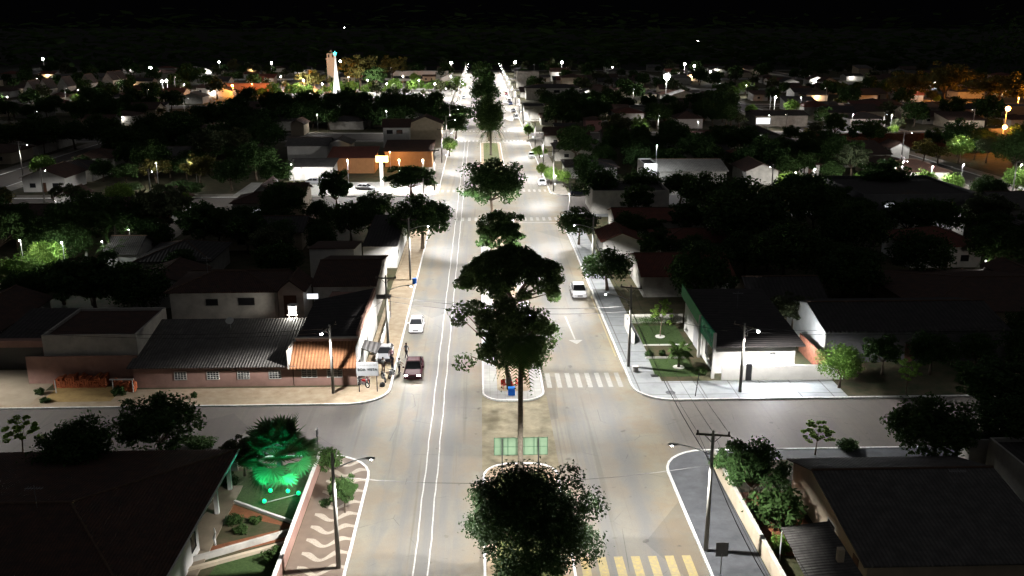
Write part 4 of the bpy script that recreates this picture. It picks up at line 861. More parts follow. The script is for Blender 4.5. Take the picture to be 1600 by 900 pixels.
for z in (1.66, 2.4, 3.2): fr.box(-2.22, 2.21, -.04, -.002, z, z + .035)
fr.build('frame', mat('dark_green_frame', (.03, .07, .04), .5, .1, 3), r)
for x in (-1.55, 1.45): MB().tube([(x, -.12, 0), (x, -.12, 3.2)], .05, 6).build('post', M_BLACKM, r)
tag(r, 'pale green empty billboard frame on the nearest median', 'billboard')
r = empty('drinks_cooler', (2.9, 86.9, .14)); MB().box(-.34, .34, -.28, .28, 0, .7).build('body', mat('blue_plastic', (.01, .12, .55), .4, .1, 3), r, bevel=.04); MB().box(-.36, .36, -.3, .3, .71, .78).build('lid', mat('blue_lid', (.02, .18, .6), .4, .1, 3), r, bevel=.03)
tag(r, 'bright blue box on the median island beside the palm', 'cooler box')
def chair(x, y, rz, m, label):
    r = empty('plastic_chair', (x, y, .14), rz); MB().box(-.25, .25, -.25, .25, .4, .45).build('seat', m, r); MB().box(-.25, .25, .22, .27, .45, .9).build('backrest', m, r)
    for a in (-.22, .22):
        for c in (-.22, .22): MB().tube([(a, c, 0), (a, c, .4)], .025, 5).build('leg', m, r)
    return tag(r, label, 'chair', 'plastic chairs on the median island')
M_RP = mat('red_plastic', (.5, .03, .02), .45, .1, 3)
chair(2.2, 88.6, .5, M_RP, 'red plastic chair left of the blue box'); chair(3.0, 88.5, 2.4, M_RP, 'red plastic chair behind the blue box'); chair(2.5, 89.5, 3.6, W_WHITE, 'white plastic chair among the red ones'); chair(3.7, 88.9, 1.2, M_RP, 'red plastic chair nearest the palm trunk')

# ================================================================== VEHICLES
M_TYRE = mat('black_rubber', (.015, .015, .015), .85, .1, 4); M_RIM = mat('alloy_rim', (.45, .45, .46), .35, .05, 4, metal=.8)
M_HEADON = emat('headlamp_glow', (1, .98, .95), 18); M_HEADOFF = mat('headlamp_glass', (.6, .6, .62), .15, .05, 3, spec=.6); M_TAIL = mat('red_tail_lamp', (.35, .01, .01), .25, .05, 3)
def paint(name, c): return mat(name, c, .4, .04, 1, spec=.35)
def car(x, y, rz, m, label, pickup=False, lit=False, group='cars parked along the avenue', L=4.2, Wd=1.74):
    """length along local y, nose towards -y"""
    r = empty('pickup_truck' if pickup else 'parked_car', (x, y, .015), rz); h = Wd / 2
    mb = MB(); yn, yt = -L / 2, L / 2
    def ring(y, w, z0, z1, c=.12): return [(-w, y, z0), (w, y, z0), (w + .01, y, (z0 + z1) / 2), (w - c * .3, y, z1 - .06), (w - c, y, z1), (-w + c, y, z1), (-w + c * .3, y, z1 - .06), (-w - .01, y, (z0 + z1) / 2)]
    bedz = .88 if pickup else .92
    secs = [(yn, h * .80, .32, .58), (yn + .12, h * .93, .24, .70), (yn + .5, h, .22, .80), (yn + 1.15, h, .22, .93), (0, h, .22, .96), (yt - .9, h, .22, .98), (yt - .15, h * .96, .26, .94 if pickup else .90), (yt, h * .9, .36, .88 if pickup else .72)]
    i0 = 0; n = 8
    for s_ in secs: mb.v += ring(*s_)
    for k in range(len(secs) - 1):
        for j in range(n):
            j2 = (j + 1) % n; mb.f.append((k * n + j, k * n + j2, (k + 1) * n + j2, (k + 1) * n + j)); mb.mi.append(0)
    mb.f.append(tuple(range(n))); mb.f.append(tuple((len(secs) - 1) * n + j for j in reversed(range(n)))); mb.mi += [0, 0]
    body = mb.build('body', m, r, False, bevel=.04)
    if pickup: c = (yn + 1.15, yn + 1.85, yn + 3.25, yn + 3.45); 
    else: c = (yn + 1.0, yn + 1.75, yt - 1.0, yt - .22)
    zb, zt = .93, 1.46 if not pickup else 1.62; wb, wt = h - .08, h - .26
    gl = MB().hull([(-wb, c[0], zb), (wb, c[0], zb), (wb, c[3], zb), (-wb, c[3], zb)], [(-wt, c[1], zt - .05), (wt, c[1], zt - .05), (wt, c[2], zt - .05), (-wt, c[2], zt - .05)]).build('windows', M_GLASS, r)
    MB().hull([(-wt - .03, c[1] - .03, zt - .055), (wt + .03, c[1] - .03, zt - .055), (wt + .03, c[2] + .03, zt - .055), (-wt - .03, c[2] + .03, zt - .055)], [(-wt + .08, c[1] + .1, zt), (wt - .08, c[1] + .1, zt), (wt - .08, c[2] - .1, zt), (-wt + .08, c[2] - .1, zt)]).build('cabin_roof', m, r)
    pl = MB()
    for sx in (-1, 1):
        for (ya, yb) in ((c[0], c[1]), (c[3], c[2]), ((c[0] + c[3]) / 2 + .1, (c[1] + c[2]) / 2 + .1)): pl.tube([(sx * (wb + .005), ya, zb), (sx * (wt + .01), yb, zt - .04)], .035, 5)
    pl.build('pillars', m, r)
    if pickup: MB().box(-h + .15, h - .15, yn + 3.6, yt - .12, .90, .995).build('cargo_bed', M_BLACKM, r)
    for sx in (-1, 1):
        for yy in (yn + .78, yt - .8):
            w = MB().tube([(sx * (h - .2), yy, .31), (sx * (h + .015), yy, .31)], .31, 16).build('wheel', M_TYRE, r); MB().tube([(sx * (h + .01), yy, .31), (sx * (h + .03), yy, .31)], .18, 12).build('rim', M_RIM, w)
        MB().box(sx * (h - .26) - .17, sx * (h - .26) + .17, yn - .01, yn + .1, .57, .68).build('headlight', M_HEADON if lit else M_HEADOFF, r)
        MB().box(sx * (h - .2) - .13, sx * (h - .2) + .13, yt - .06, yt + .015, .66, .86).build('tail_lamp', M_TAIL, r)
        MB().box(sx * (h + .1) - .1, sx * (h + .1) + .1, c[0] + .35, c[0] + .47, .95, 1.08).build('wing_mirror', m, r)
        if lit: spot(r, (sx * (h - .26), yn - .06, .64), 220, 0, 70, (1, .98, .95), .06, name='headlamp_beam', rx=-82)
    MB().box(-.35, .35, yn - .015, yn + .08, .4, .55).build('grille', M_BLACKM, r); MB().box(-.2, .2, yt + .0, yt + .02, .48, .6).build('number_plate', M_FRAMEW, r)
    return tag(r, label, 'pickup truck' if pickup else 'car', group)
PW = paint('white_car_paint', (.72, .72, .73)); PS = paint('silver_car_paint', (.35, .36, .38)); PB = paint('black_car_paint', (.015, .015, .018)); PR = mat('burgundy_car_paint', (.05, .012, .02), .6, .05, 1, spec=.12); PBL = paint('dark_blue_car_paint', (.02, .03, .07)); PRD = paint('red_car_paint', (.35, .02, .02))
car(-7.35, 93.7, 0, PR, 'burgundy pickup with headlights on parked by the corner bar', True, True, L=5.1, Wd=1.85)
car(-8.05, 108.6, 0, PW, 'white hatchback parked at the left kerb behind the burgundy pickup', lit=False)
car(13.35, 123.2, 0, PW, 'white pickup seen from behind at the right kerb past the big tree', True, L=5.2, Wd=1.95)
car(-10.9, 98.3, 0, PS, 'silver car half hidden behind the standing people', L=4.0)
q = at(842, 289); car(14.2, q.y, 0, PW, 'white car parked before the second crossing under small green trees')
q = at(828, 246); car(14.3, q.y, 0, PW, 'white car parked past the second crossing')
q = at(805, 183); car(14.2, q.y, 0, PS, 'silver car parked beyond the third crossing'); car(14.2, q.y - 7, 0, PW, 'white car parked beyond the third crossing'); car(14.2, q.y + 22, 0, PB, 'black car parked beyond the third crossing')
q = at(801, 166); car(14.2, q.y + 8, 0, PBL, 'dark blue car in the row beyond the third crossing'); 
for k, (yy, m_, l) in enumerate([(455, PS, 'silver'), (468, PB, 'black'), (482, PW, 'white'), (500, PRD, 'red')]): car(14.0, yy, 0, m_, l + ' car in the far row beyond the fourth crossing')
q = at(716, 176); car(-8.2, q.y, 0, PW, 'white car on the left kerb near the plaza'); car(-8.2, q.y + 75, 0, PS, 'silver car on the left carriageway beside the plaza')
q = at(893, 305); car(21.5, q.y, R(90), PBL, 'dark blue car on the second side street', group='cars off the avenue')
q = at(571, 297); car(q.x, q.y, R(75), PW, 'white car parked on the brightly lit lot', group='cars off the avenue')
q = at(490, 290); car(q.x, q.y + 2, R(90), PS, 'silver car on the lit lot under the leafy tree', group='cars off the avenue')
def motorcycle(x, y, rz, m, label):
    r = empty('motorcycle', (x, y, .14), rz)
    for yy in (-.62, .62):
        pts = [(0, yy + .27 * math.cos(a), .3 + .27 * math.sin(a)) for a in [k * math.pi / 9 for k in range(19)]]; w = MB().tube(pts, .05, 6).build('wheel', M_TYRE, r); MB().tube([(-.05, yy, .3), (.05, yy, .3)], .09, 8).build('hub', M_RIM, w)
    MB().tube([(0, -.62, .3), (0, -.42, .95)], .035, 6).build('fork', M_STEEL, r); MB().tube([(-.33, -.3, 1.0), (0, -.42, .98), (.33, -.3, 1.0)], .02, 6).build('handlebar', M_BLACKM, r)
    MB().hull([(-.12, -.35, .62), (.12, -.35, .62), (.1, .1, .6), (-.1, .1, .6)], [(-.1, -.32, .86), (.1, -.32, .86), (.06, .08, .78), (-.06, .08, .78)]).build('fuel_tank', m, r, bevel=.03)
    MB().box(-.13, .13, .08, .72, .72, .8).build('seat', M_BLACKM, r, bevel=.03); MB().box(-.13, .13, -.2, .25, .28, .6).build('engine', M_STEEL, r); MB().tube([(.14, 0, .3), (.16, .7, .35)], .04, 6).build('exhaust', M_STEEL, r)
    MB().ball((0, -.52, .86), .09, 8, 5).build('headlight', M_HEADOFF, r)
    return tag(r, label, 'motorcycle', 'motorcycles at the corner bar')
motorcycle(-10.35, 91.2, .35, paint('black_motorcycle_paint', (.02, .02, .02)), 'black motorcycle parked upright by the standing people'); motorcycle(-12.3, 89.6, .9, PRD, 'red motorcycle under the BOA VISTA sign'); motorcycle(-9.6, 92.2, -.25, PS, 'grey motorcycle parked nearest the burgundy pickup')
# people
M_SKIN = mat('skin', (.26, .14, .09), .6, .08, 4); M_HAIR = mat('dark_hair', (.015, .01, .008), .7, .1, 9)
def person(x, y, rz, shirt, trous, label, sit=False, reach=0.0, stride=0.0):
    """one continuous skinned body; clothing is colour zones of the body mesh, hair is a child"""
    me = bpy.data.meshes.new('body'); hip = .93 if not sit else .48; sh = hip + .52
    V = [(0, 0, hip), (0, 0, hip + .2), (0, 0, sh - .04), (0, 0, sh + .09), (0, -.02, sh + .2), (0, -.02, sh + .31)]; Rr = [.15, .125, .15, .055, .088, .07]; E = [(0, 1), (1, 2), (2, 3), (3, 4), (4, 5)]
    hands = []
    for s in (-1, 1):
        i = len(V); el = (s * .26, -.03 - reach * .12, sh - .30); wr = (s * (.27 - reach * .08), -.06 - reach * .3 - .05, sh - .54 + reach * .3)
        V += [(s * .19, 0, sh - .03), el, wr, (wr[0], wr[1] - .02, wr[2] - .07 + reach * .04)]; Rr += [.065, .046, .03, .034]; E += [(2, i), (i, i + 1), (i + 1, i + 2), (i + 2, i + 3)]; hands.append(V[i + 3])
        j = len(V); st = s * stride
        if sit: V += [(s * .1, -.02, hip - .02), (s * .13, -.42, hip + .02), (s * .13, -.45, .08), (s * .13, -.6, .05)]
        else: V += [(s * .1, 0, hip - .05), (s * .105, -.02 - st, .50), (s * .11, .03 + st, .09), (s * .12, -.12 + st, .045)]
        Rr += [.095, .066, .045, .04]; E += [(0, j), (j, j + 1), (j + 1, j + 2), (j + 2, j + 3)]
    me.from_pydata(V, E, []); o = bpy.data.objects.new('body_rig', me); C.objects.link(o); md = o.modifiers.new('s', 'SKIN'); md.use_smooth_shade = True
    for k, rr_ in enumerate(Rr): me.skin_vertices[0].data[k].radius = (rr_, rr_ * (.8 if k in (0, 1, 2) else 1))
    me.skin_vertices[0].data[0].use_root = True
    sb = o.modifiers.new('d', 'SUBSURF'); sb.levels = 1; sb.render_levels = 1
    dg = bpy.context.evaluated_depsgraph_get(); ev = o.evaluated_get(dg); m2 = bpy.data.meshes.new_from_object(ev); bpy.data.objects.remove(o)
    vs = [tuple(v.co) for v in m2.vertices]; fs = [tuple(p.vertices) for p in m2.polygons]; mi = []
    for p in m2.polygons:
        c = p.center; arm = abs(c.x) > .17 and c.z > hip - .1 and not (sit and c.z < hip + .15)
        if c.z > sh + .06 or (arm and c.z < sh - .22): mi.append(0)
        elif c.z > hip + .02 or arm: mi.append(1)
        else: mi.append(2) if c.z > .09 else mi.append(3)
    mb = MB(); mb.v = vs; mb.f = fs; mb.mi = mi
    for s, hpos in zip((-1, 1), hands):
        for q in range(5):
            ang = (q - 2) * .016; Lf = (.05, .075, .083, .078, .06)[q]; b0 = (hpos[0], hpos[1] + ang, hpos[2] - .02)
            mb.tube([b0, (b0[0] - s * .006, b0[1] + ang * .4, b0[2] - Lf * .55), (b0[0] - s * .025, b0[1] + ang * .5 - .008, b0[2] - Lf)], [.0095, .009, .007], 5, 0)
    mb.ball((0, -.115, sh + .20), .016, 5, 4, 0)
    for s in (-1, 1): mb.ball((s * .032, -.098, sh + .235), .011, 5, 4, 3); mb.ball((s * .088, -.015, sh + .215), .02, 5, 4, 0)
    mb.box(-.025, .025, -.112, -.1, sh + .155, sh + .163, 3)
    r = mb.build('person', [M_SKIN, shirt, trous, M_BLACKM], None, True, loc=(x, y, .14 if abs(x) > 9.4 else .015)); r.rotation_euler = (0, 0, rz)
    MB().ball((0, .005, sh + .285), .098, 9, 6, sz=.85).build('hair', M_HAIR, r, True)
    return tag(r, label, 'person', 'people outside the corner bar')
SW = mat('white_cotton', (.7, .7, .7), .85, .05, 3); SB = mat('dark_cotton', (.02, .02, .03), .85, .1, 3); SG = mat('grey_cotton', (.25, .26, .28), .85, .1, 3); SP = mat('pale_pink_cotton', (.6, .36, .38), .85, .1, 3); SD = mat('denim', (.04, .06, .12), .85, .1, 3)
person(-10.6, 93.4, .6, SW, SB, 'person in white shirt and black trousers beside the black motorcycle', reach=.5)
person(-9.7, 94.3, -.8, SB, SD, 'person in dark shirt and jeans in the middle of the group'); person(-8.9, 93.5, 1.2, SW, SB, 'person in white shirt standing close to the burgundy pickup door', reach=.8)
person(-8.5, 98.3, 2.9, SG, SB, 'person in grey shirt walking behind the burgundy pickup', stride=.15); person(-10.0, 96.3, .3, SP, SD, 'person in pale pink shirt behind the others')
person(-12.0, 90.6, .4, SP, SB, 'person in pink shirt sitting in the shade under the bar sign', sit=True)
r = empty('stool', (-12.0, 90.62, .14)); MB().box(-.2, .2, -.2, .2, .3, .36).build('seat', M_RP, r); [MB().tube([(a, c, 0), (a, c, .3)], .02, 5).build('leg', M_RP, r) for a in (-.17, .17) for c in (-.17, .17)]; tag(r, 'red stool under the seated person at the bar sign', 'stool')
person(13.6+3.2, 130.5, 3, SB, SD, 'person in dark clothes on the right pavement past the white pickup')
tag(MB().tube([(-10.35, 89.6, .1), (-10.3, 89.6, .45), (-10.3, 89.55, .55)], [.3, .26, .1], 8).build('bag', M_BLACKM), 'black bag lying on the corner pavement by the motorcycles', 'bag')
tag(MB().tube([(-9.9+.25, 129.0, .1), (-9.65, 129.0, .9)], [.3, .33], 10).build('barrel', mat('blue_plastic', (.01, .12, .55))), 'blue barrel on the left pavement under the round tree', 'barrel')

# ================================================================== STREET TREES AND GREEN CLUMPS SEEN BY PIXEL
for a in [('dense', 659, 338, 98, 'round dark street tree overhanging the left kerb', .85), ('dense2', 712, 193, 42, 'dark tree on the left kerb past the second crossing', .95),
          ('round', 702, 226, 26, 'small bright green tree beside a lamp pole past the second crossing', 1.1), ('airy2', 642, 277, 84, 'flat green tree standing on the brightly lit lot', .6),
          ('airy2', 524, 290, 54, 'dark leafy tree in front of the brightly lit lot', 1.3), ('dense', 398, 246, 72, 'dark round tree left of the white fronted store', .8), ('dense2', 432, 268, 54, 'dark tree hiding the corner of the white fronted store', .9), ('dense', 360, 268, 60, 'dark tree by the left street strip', .8), ('dense', 586, 320, 62, 'dark round tree below the brightly lit lot', .8),
          ('dense', 905, 347, 64, 'round clipped tree on the right kerb at the second crossing', .9), ('dense2', 950, 415, 84, 'dark tree shading the right pavement past the white pickup', .8),
          ('dense', 930, 283, 74, 'dark round tree behind the small bright green kerb trees', .85), ('dense', 1003, 284, 62, 'dark round tree in front of the light grey roof', .85), ('dense2', 1064, 289, 66, 'dark round tree below the corner of the light grey roof', .85),
          ('round', 861, 272, 24, 'small bright green kerb tree nearest the second crossing', 1.1), ('round', 847, 264, 20, 'small bright green kerb tree second from the second crossing', 1.1), ('round', 881, 276, 26, 'dim green kerb tree nearest the big dark one', 1.0),
          ('round', 826, 203, 18, 'bright green kerb tree at the third crossing', 1.2), ('round', 843, 236, 26, 'bright low green tree at the kerb before the third crossing', .7),
          ('round', 1233, 287, 44, 'bright green tree by the second side street near the short wall', .95), ('airy', 1290, 284, 42, 'greyish low tree by the second side street', .6),
          ('airy2', 1385, 274, 84, 'wide leafy tree lit from behind by the second side street lamp', .8), ('round', 1443, 285, 42, 'brightest green tree beside the second side street lamp', 1.05), ('round', 1490, 285, 36, 'dim green tree past the brightest one', .9), ('dense', 1545, 292, 50, 'dark brown-green round tree before the frame edge', .9), ('round', 1590, 280, 40, 'green tree at the right frame edge above the street', 1.1),
          ('round', 1500, 229, 40, 'bright green tree on the lit verge of the far side street', 1.0), ('dense', 1458, 213, 30, 'dark tree beside the bright far verge', 1.1), ('airy2', 1360, 203, 66, 'dark layered tree across the white lit forecourt', .7), ('airy2', 1306, 192, 40, 'thin dark tree before the white lit forecourt', 1.1), ('airy2', 1285, 180, 30, 'slim dark tree left of the white lit forecourt', 1.3),
          ('olive', 242, 262, 52, 'brightest leafy tree under the side street lamp at left', .8), ('olive', 312, 260, 64, 'lit leafy tree beside the brightest one', .9), ('airy2', 195, 268, 50, 'dim leafy tree on the left of the brightest one', .7), ('dense', 286, 293, 64, 'low dark clipped tree in front of the lit street trees', .4), ('dense', 200, 292, 46, 'low dark clipped tree near the left street strip', .35),
          ('round', 30, 422, 76, 'glossy pale green bush mass at the left edge of the lit yard', .7), ('round', 70, 400, 60, 'fresh green tree in the lit yard', .9), ('round', 100, 428, 50, 'bright green low tree beside the lit yard wall', .6),
          ('olive', 562, 106, 66, 'big olive tree lit warmly behind the white light cone', .9), ('olive', 613, 102, 48, 'olive tree lit warmly on the right of the big olive tree', .9), ('airy2', 587, 118, 42, 'dark tree standing between the olive trees and the plaza', .9), ('olive', 485, 122, 52, 'tree glowing orange from a sodium lamp beside the church', .7),
          ('olive', 1480, 122, 84, 'tall tree faintly lit orange at the far right', .9), ('olive', 1560, 135, 110, 'broad tree lit orange by the sodium lamps', .6), ('olive', 1420, 130, 70, 'dim brownish tree in the far right darkness', .8),
          ('round', 1165, 135, 26, 'bright small tree in the far town near the white lights', .8), ('round', 648, 121, 18, 'small vivid green tree in the plaza', .9),
          ('dense', 1170, 330, 150, 'huge dark tree mass behind the gardens', .8), ('dense2', 1230, 390, 120, 'huge dark tree in front of the flat modern house', .9), ('dense', 1330, 425, 110, 'dark tree on the right in the dense grove', .8), ('dense2', 1440, 395, 100, 'dark tree beside the red earth yard', .9), ('airy', 1240, 482, 84, 'pale dusty tree squeezed behind the shop roof', .7), ('dense', 1100, 400, 80, 'dark tree between the two red roofs', .8),
          ('dense', 1560, 380, 90, 'dark tree at the right edge above the white gable', .9)]:
    tree_px(*a[:5], sz=a[5])
q = at(185, 405); palm(q.x, q.y, 5.5, 4.4, 22, 'tall feather palm in the dark gardens above the lit yard', 7, .18); q = at(150, 440); palm(q.x + 1, q.y + 5, 3.6, 3.6, 20, 'shorter feather palm catching light beside the white yard wall', 8, .18)
q = at(680, 148); palm(q.x, q.y, 6, 4, 20, 'feather palm standing in the bright plaza', 9, .3, wl=1.2); q = at(1550, 440); palm(q.x, q.y, 4, 3.5, 18, 'dim palm beside the brick boundary wall', 10)
q = at(24, 197); palm(q.x, q.y, 5, 2.6, 16, 'small palm on the lit verge far left', 11)

# ================================================================== INDIVIDUAL FAR AND MIDDLE BUILDINGS
def hp(px0, px1, pyb, h, depth, rise, kind, wm, rm, label, **k):
    a = at(px0, pyb); b_ = at(px1, pyb); return house(a.x, b_.x, a.y, a.y + depth, h, rise, kind, wm, rm, label, **k)
hp(1005, 1142, 466, 3.2, 12, 1.6, 'gable_x', W_GREY, R_RED, 'dark red-roofed house with a long grey front wall behind the kerb tree')
hp(962, 1095, 372, 3.0, 10, 1.3, 'gable_x', W_PALE, R_RED, 'pale-walled house with wide dark red roof near the second crossing', oh=.3)
hp(1031, 1150, 408, 3.0, 9, 1.3, 'hip', W_WHITE, R_RED, 'hip-roofed house with dark red tiles behind the kerb tree')
hp(942, 1000, 405, 3.0, 8, 1.2, 'gable_y', W_WHITE, R_RED, 'small house with reddest roof tiles facing the right pavement')
hp(925, 1045, 335, 4.2, 12, .5, 'flat', W_PALE, R_BLACK, 'flat-roofed grey building with a tall parapet at the second crossing')
hp(1030, 1135, 289, 3.2, 16, 1.6, 'gable_x', W_GREY, R_GREYL, 'house with light grey tiled roof under a bright lamp', oh=.5)
hp(1005, 1026, 289, 4.6, 9, .4, 'flat', W_WHITE, R_BLACK, 'bright white upper room beside the light grey roof')
added_light(above(1008, 294, 5.2), 2500, (.9, .95, 1)); added_light(above(1024, 289, 9), 1500, (.9, .95, 1))  # second light added high up to brighten the grey roof
hp(1165, 1215, 290, 3.4, 12, 1.6, 'gable_y', W_PALE, R_CLAYY, 'pale gable house above the second side street')
a = at(1345, 352); house(a.x, a.x + 22, a.y, a.y + 22, 5.2, .6, 'flat', W_DARK, R_BLACK, 'dark modern house with flat roof and lit rear window', wins=[('s', a.x + 5, 3.4, 1.8, .8, dict(pane=M_WINLIT))], oh=.2)
a = at(1425, 372); house(a.x, a.x + 9, a.y, a.y + 8, 3.6, .4, 'flat', W_WHITE, R_BLACK, 'low white block lit at the back of the dark modern house'); added_light(above(1475, 368, 3) + Vector((0, -3, 1)), 260)
a = at(1448, 520); house(a.x, a.x + 26, a.y, a.y + 17, 3.0, 1.6, 'hip', W_CREAM, R_CLAY, 'wide dark hip-roofed house with a lit brick verandah edge', oh=1.4)
wall_run([tuple(at(1500, 440)[:2]), tuple(at(1600, 490)[:2])], 2.0, .2, W_BRICK, 'long bare brick boundary wall above the verandah house'); q = above(1535, 446, 3.5); added_light(q, 200, (1, .93, .85)); added_light(above(1505, 505, 2), 120, (1, .9, .8))
q = at(1468, 452); strip('lawn', q.x - 3, q.x + 7, q.y - 3, q.y + 6, M_GRASS, .142); strip('red_yard', q.x + 7, q.x + 13, q.y - 3, q.y + 9, M_REDEARTH, .142)
hp(1582, 1640, 478, 3.6, 8, .8, 'gable_y', W_WHITE, R_CLAYY, 'white gable end at the right frame edge below the dark tree')
hp(1180, 1262, 198, 4.0, 14, 1.2, 'gable_x', W_GREY, R_BLACK, 'long low school-like building with a lit first window', wins=[('s', at(1192, 198).x, 1, 5, 2.2, dict(pane=M_WINLIT))]); added_light(above(1200, 203, 5), 1500)
strip('forecourt', at(1285, 205).x, at(1420, 205).x, 322, 342, M_ISLAND, .142)
hp(1290, 1560, 231, 3.2, 9, 1.0, 'shed_s', W_BRICK, R_CLAY, 'very long dark-roofed row building before the lit far street')
hp(1390, 1420, 248, 3.0, 8, 1.4, 'gable_y', W_WHITE, R_CLAYY, 'small white gable house before the lit far street')
hp(808, 842, 138, 9.0, 12, .6, 'flat', W_PALE, R_BLACK, 'tall blank beige block on the right of the avenue far ahead')
hp(822, 905, 157, 6.0, 12, 1.5, 'hip', W_PALE, R_BLACK, 'long two-storey pale building with dark hip roof far ahead', wins=[('s', at(842, 157).x, 4, 2.5, 1.2), ('s', at(870, 157).x, 3.6, 3, 1.4)])
hp(905, 950, 160, 3.4, 10, .6, 'flat', W_GREY, R_BLACK, 'low grey annex beside the long two-storey building')
hp(818, 852, 190, 5.5, 14, .4, 'flat', W_GREY, R_BLACK, 'dark shopfront building with stained parapet past the third crossing')
hp(915, 940, 206, 4.0, 8, .9, 'hip', mat('pale_pink_plaster', (.45, .25, .24), .85, .1, 1), R_CLAY, 'small pink two-window tower house among dark roofs', doors=[('s', at(925, 206).x, 1.2, 2.5)])
hp(985, 1015, 185, 4, 10, .4, 'flat', W_GREY, R_BLACK, 'grey-blue flat warehouse wall in the right middle distance')
hp(868, 900, 214, 3.2, 10, .8, 'gable_x', W_WHITE, R_BLACK, 'white-walled low house glowing between dark trees')
# lit lot and orange shop left of the second crossing
strip('forecourt', -54, -13.5, 201.5, 219, M_ISLAND, .142)
hp(640, 690, 232, 7.4, 9, 2.0, 'gable_y', W_CREAM, R_CLAYY, 'cream two-storey gable house past the lit lot', oh=.6)
hp(600, 640, 236, 7.0, 9, 1.8, 'gable_x', W_WHITE, R_CLAY, 'white upper storey wing joined to the cream gable house', oh=.5, wins=[('s', at(610, 236).x, 5, 1.8, 1.2), ('s', at(625, 236).x, 5, 1.8, 1.2)])
hp(602, 675, 262, 4.2, 12, 1.4, 'shed_n', W_ORANGE, R_CLAY, 'orange-lit shop with dark lean-to roof on the lit lot')
hp(515, 585, 272, 4.0, 10, 1.4, 'shed_n', W_ORANGE, R_RED, 'orange walled workshop beside the bright shop corner')
hp(450, 512, 252, 4.2, 12, 1.5, 'gable_x', W_WHITE, R_FIBRE, 'white walled house with brownish grey roof above the lit lot'); hp(512, 548, 250, 4.4, 9, 1.2, 'gable_y', W_WHITE, R_FIBREY, 'white walled wing with small gable above the lit lot'); hp(452, 520, 283, 3.4, 8, .8, 'shed_n', W_WHITE, R_FIBRE, 'low white fronted store opening on the lit lot')
added_light(above(610, 266, 4.6), 1500, (1, .62, .25)); added_light(above(470, 287, 3.2), 1500)
for px, w_ in ((545, 7000), (625, 6000), (662, 5000)): added_light(above(px, 296, 6.5), w_)
r = empty('shop_totem', (*at(597, 292)[:2], .14)); MB().box(-.35, .35, -.2, .2, 0, 5.6).build('pillar', W_WHITE, r); MB().box(-1.2, 1.6, -.3, .3, 5.6, 7.0).build('sign_box', emat('warm_sign_glow', (1, .6, .25), 2.5), r); tag(r, 'tall white shop pillar with glowing warm sign box', 'sign')
hp(400, 425, 337, 4.6, 10, 1.4, 'gable_y', W_WHITE, R_CLAYY, 'pale gable end left of the lit lot wall'); hp(365, 440, 345, 3.4, 8, 1.4, 'hip', W_GREY, R_CLAY, 'low dim house with a small lit window', wins=[('s', at(402, 345).x, 1.4, 1.4, .8, dict(pane=M_WINLIT))])
hp(428, 475, 340, 4.4, 9, 1.5, 'gable_x', W_CREAM, R_CLAY, 'cream gable house just below the lit lot')
hp(222, 272, 350, 3.4, 12, 1.6, 'gable_y', W_WHITE, R_CLAYY, 'house with light wooden gate wall below the left street strip', doors=[('s', at(258, 350).x, 2.4, 2.4)]); added_light(above(262, 350, 3) + Vector((0, -3, 1)), 110)
strip('paved_yard', at(210, 376).x, at(270, 376).x, at(0, 380).y, at(0, 352).y, M_CONC, .142)
hp(88, 120, 336, 3.4, 8, 1.2, 'gable_y', W_WHITE, R_CLAYY, 'tiny lit white wall under a gable far in the dark gardens'); added_light(above(100, 334, 2) + Vector((0, -3, 1)), 80)
wall_run([tuple(at(133, 442)[:2]), tuple(at(138, 415)[:2])], 2.4, .2, W_WHITE, 'white upright wall edging the lit yard'); wall_run([tuple(at(50, 446)[:2]), tuple(at(130, 445)[:2])], .9, .2, W_PALE, 'low pale wall in front of the lit yard')
added_light(above(104, 437, 5.5), 1500, (.92, 1, .95)); added_light(above(40, 440, 6), 1100)
hp(170, 215, 430, 3.4, 8, 1.6, 'gable_x', W_WHITE, R_FIBRE, 'white fronted store with light sloping roof beside the lit yard')
hp(455, 475, 212, 4, 10, 1.2, 'gable_y', W_CREAM, R_CLAYY, 'cream house lit by a lamp behind the dark roofs'); added_light(above(497, 207, 6), 900); added_light(above(605, 212, 8), 1300); added_light(above(655, 212, 6), 500)
for px, py, z, w in ((1395, 303, 6, 8000), (1452, 304, 6, 8000), (1240, 306, 5, 3000), (1500, 254, 6, 8000), (1590, 300, 6, 6000), (1270, 300, 5, 3000), (248, 297, 6, 2500), (308, 293, 6, 2200), (1330, 212, 7, 6000), (1390, 214, 7, 6000), (1165, 152, 6, 5000), (868, 300, 3.5, 350), (1500, 300, 6, 1500), (1090, 215, 5, 1500), (930, 185, 5, 1500), (880, 128, 6, 3000), (985, 150, 6, 3000), (1250, 175, 6, 3000), (330, 128, 6, 6000), (290, 150, 6, 3000), (60, 140, 6, 3000)): added_light(above(px, py, z), w)  # lights added to brighten the trees and ground at these spots
# gabled houses far left, warm lit wall
for px, l in ((48, 'westernmost'), (70, 'second'), (100, 'third'), (135, 'fourth'), (170, 'fifth'), (182, 'last')):
    hp(px - 8, px + 8, 163 - (px - 48) * .16, 6.5, 10, 4.2, 'gable_y', W_PALE, R_BLACKY, l + ' of the steep gabled houses along the lit street far left', group='steep gabled houses far left', oh=.3)
wall_run([tuple(at(0, 178)[:2]), tuple(at(140, 172)[:2])], 2.8, .3, W_CREAM, 'long pale boundary wall along the lit street far left')
for px, py in ((15, 178), (60, 172), (125, 165), (190, 152)): added_light(above(px, py, 7), 2200)
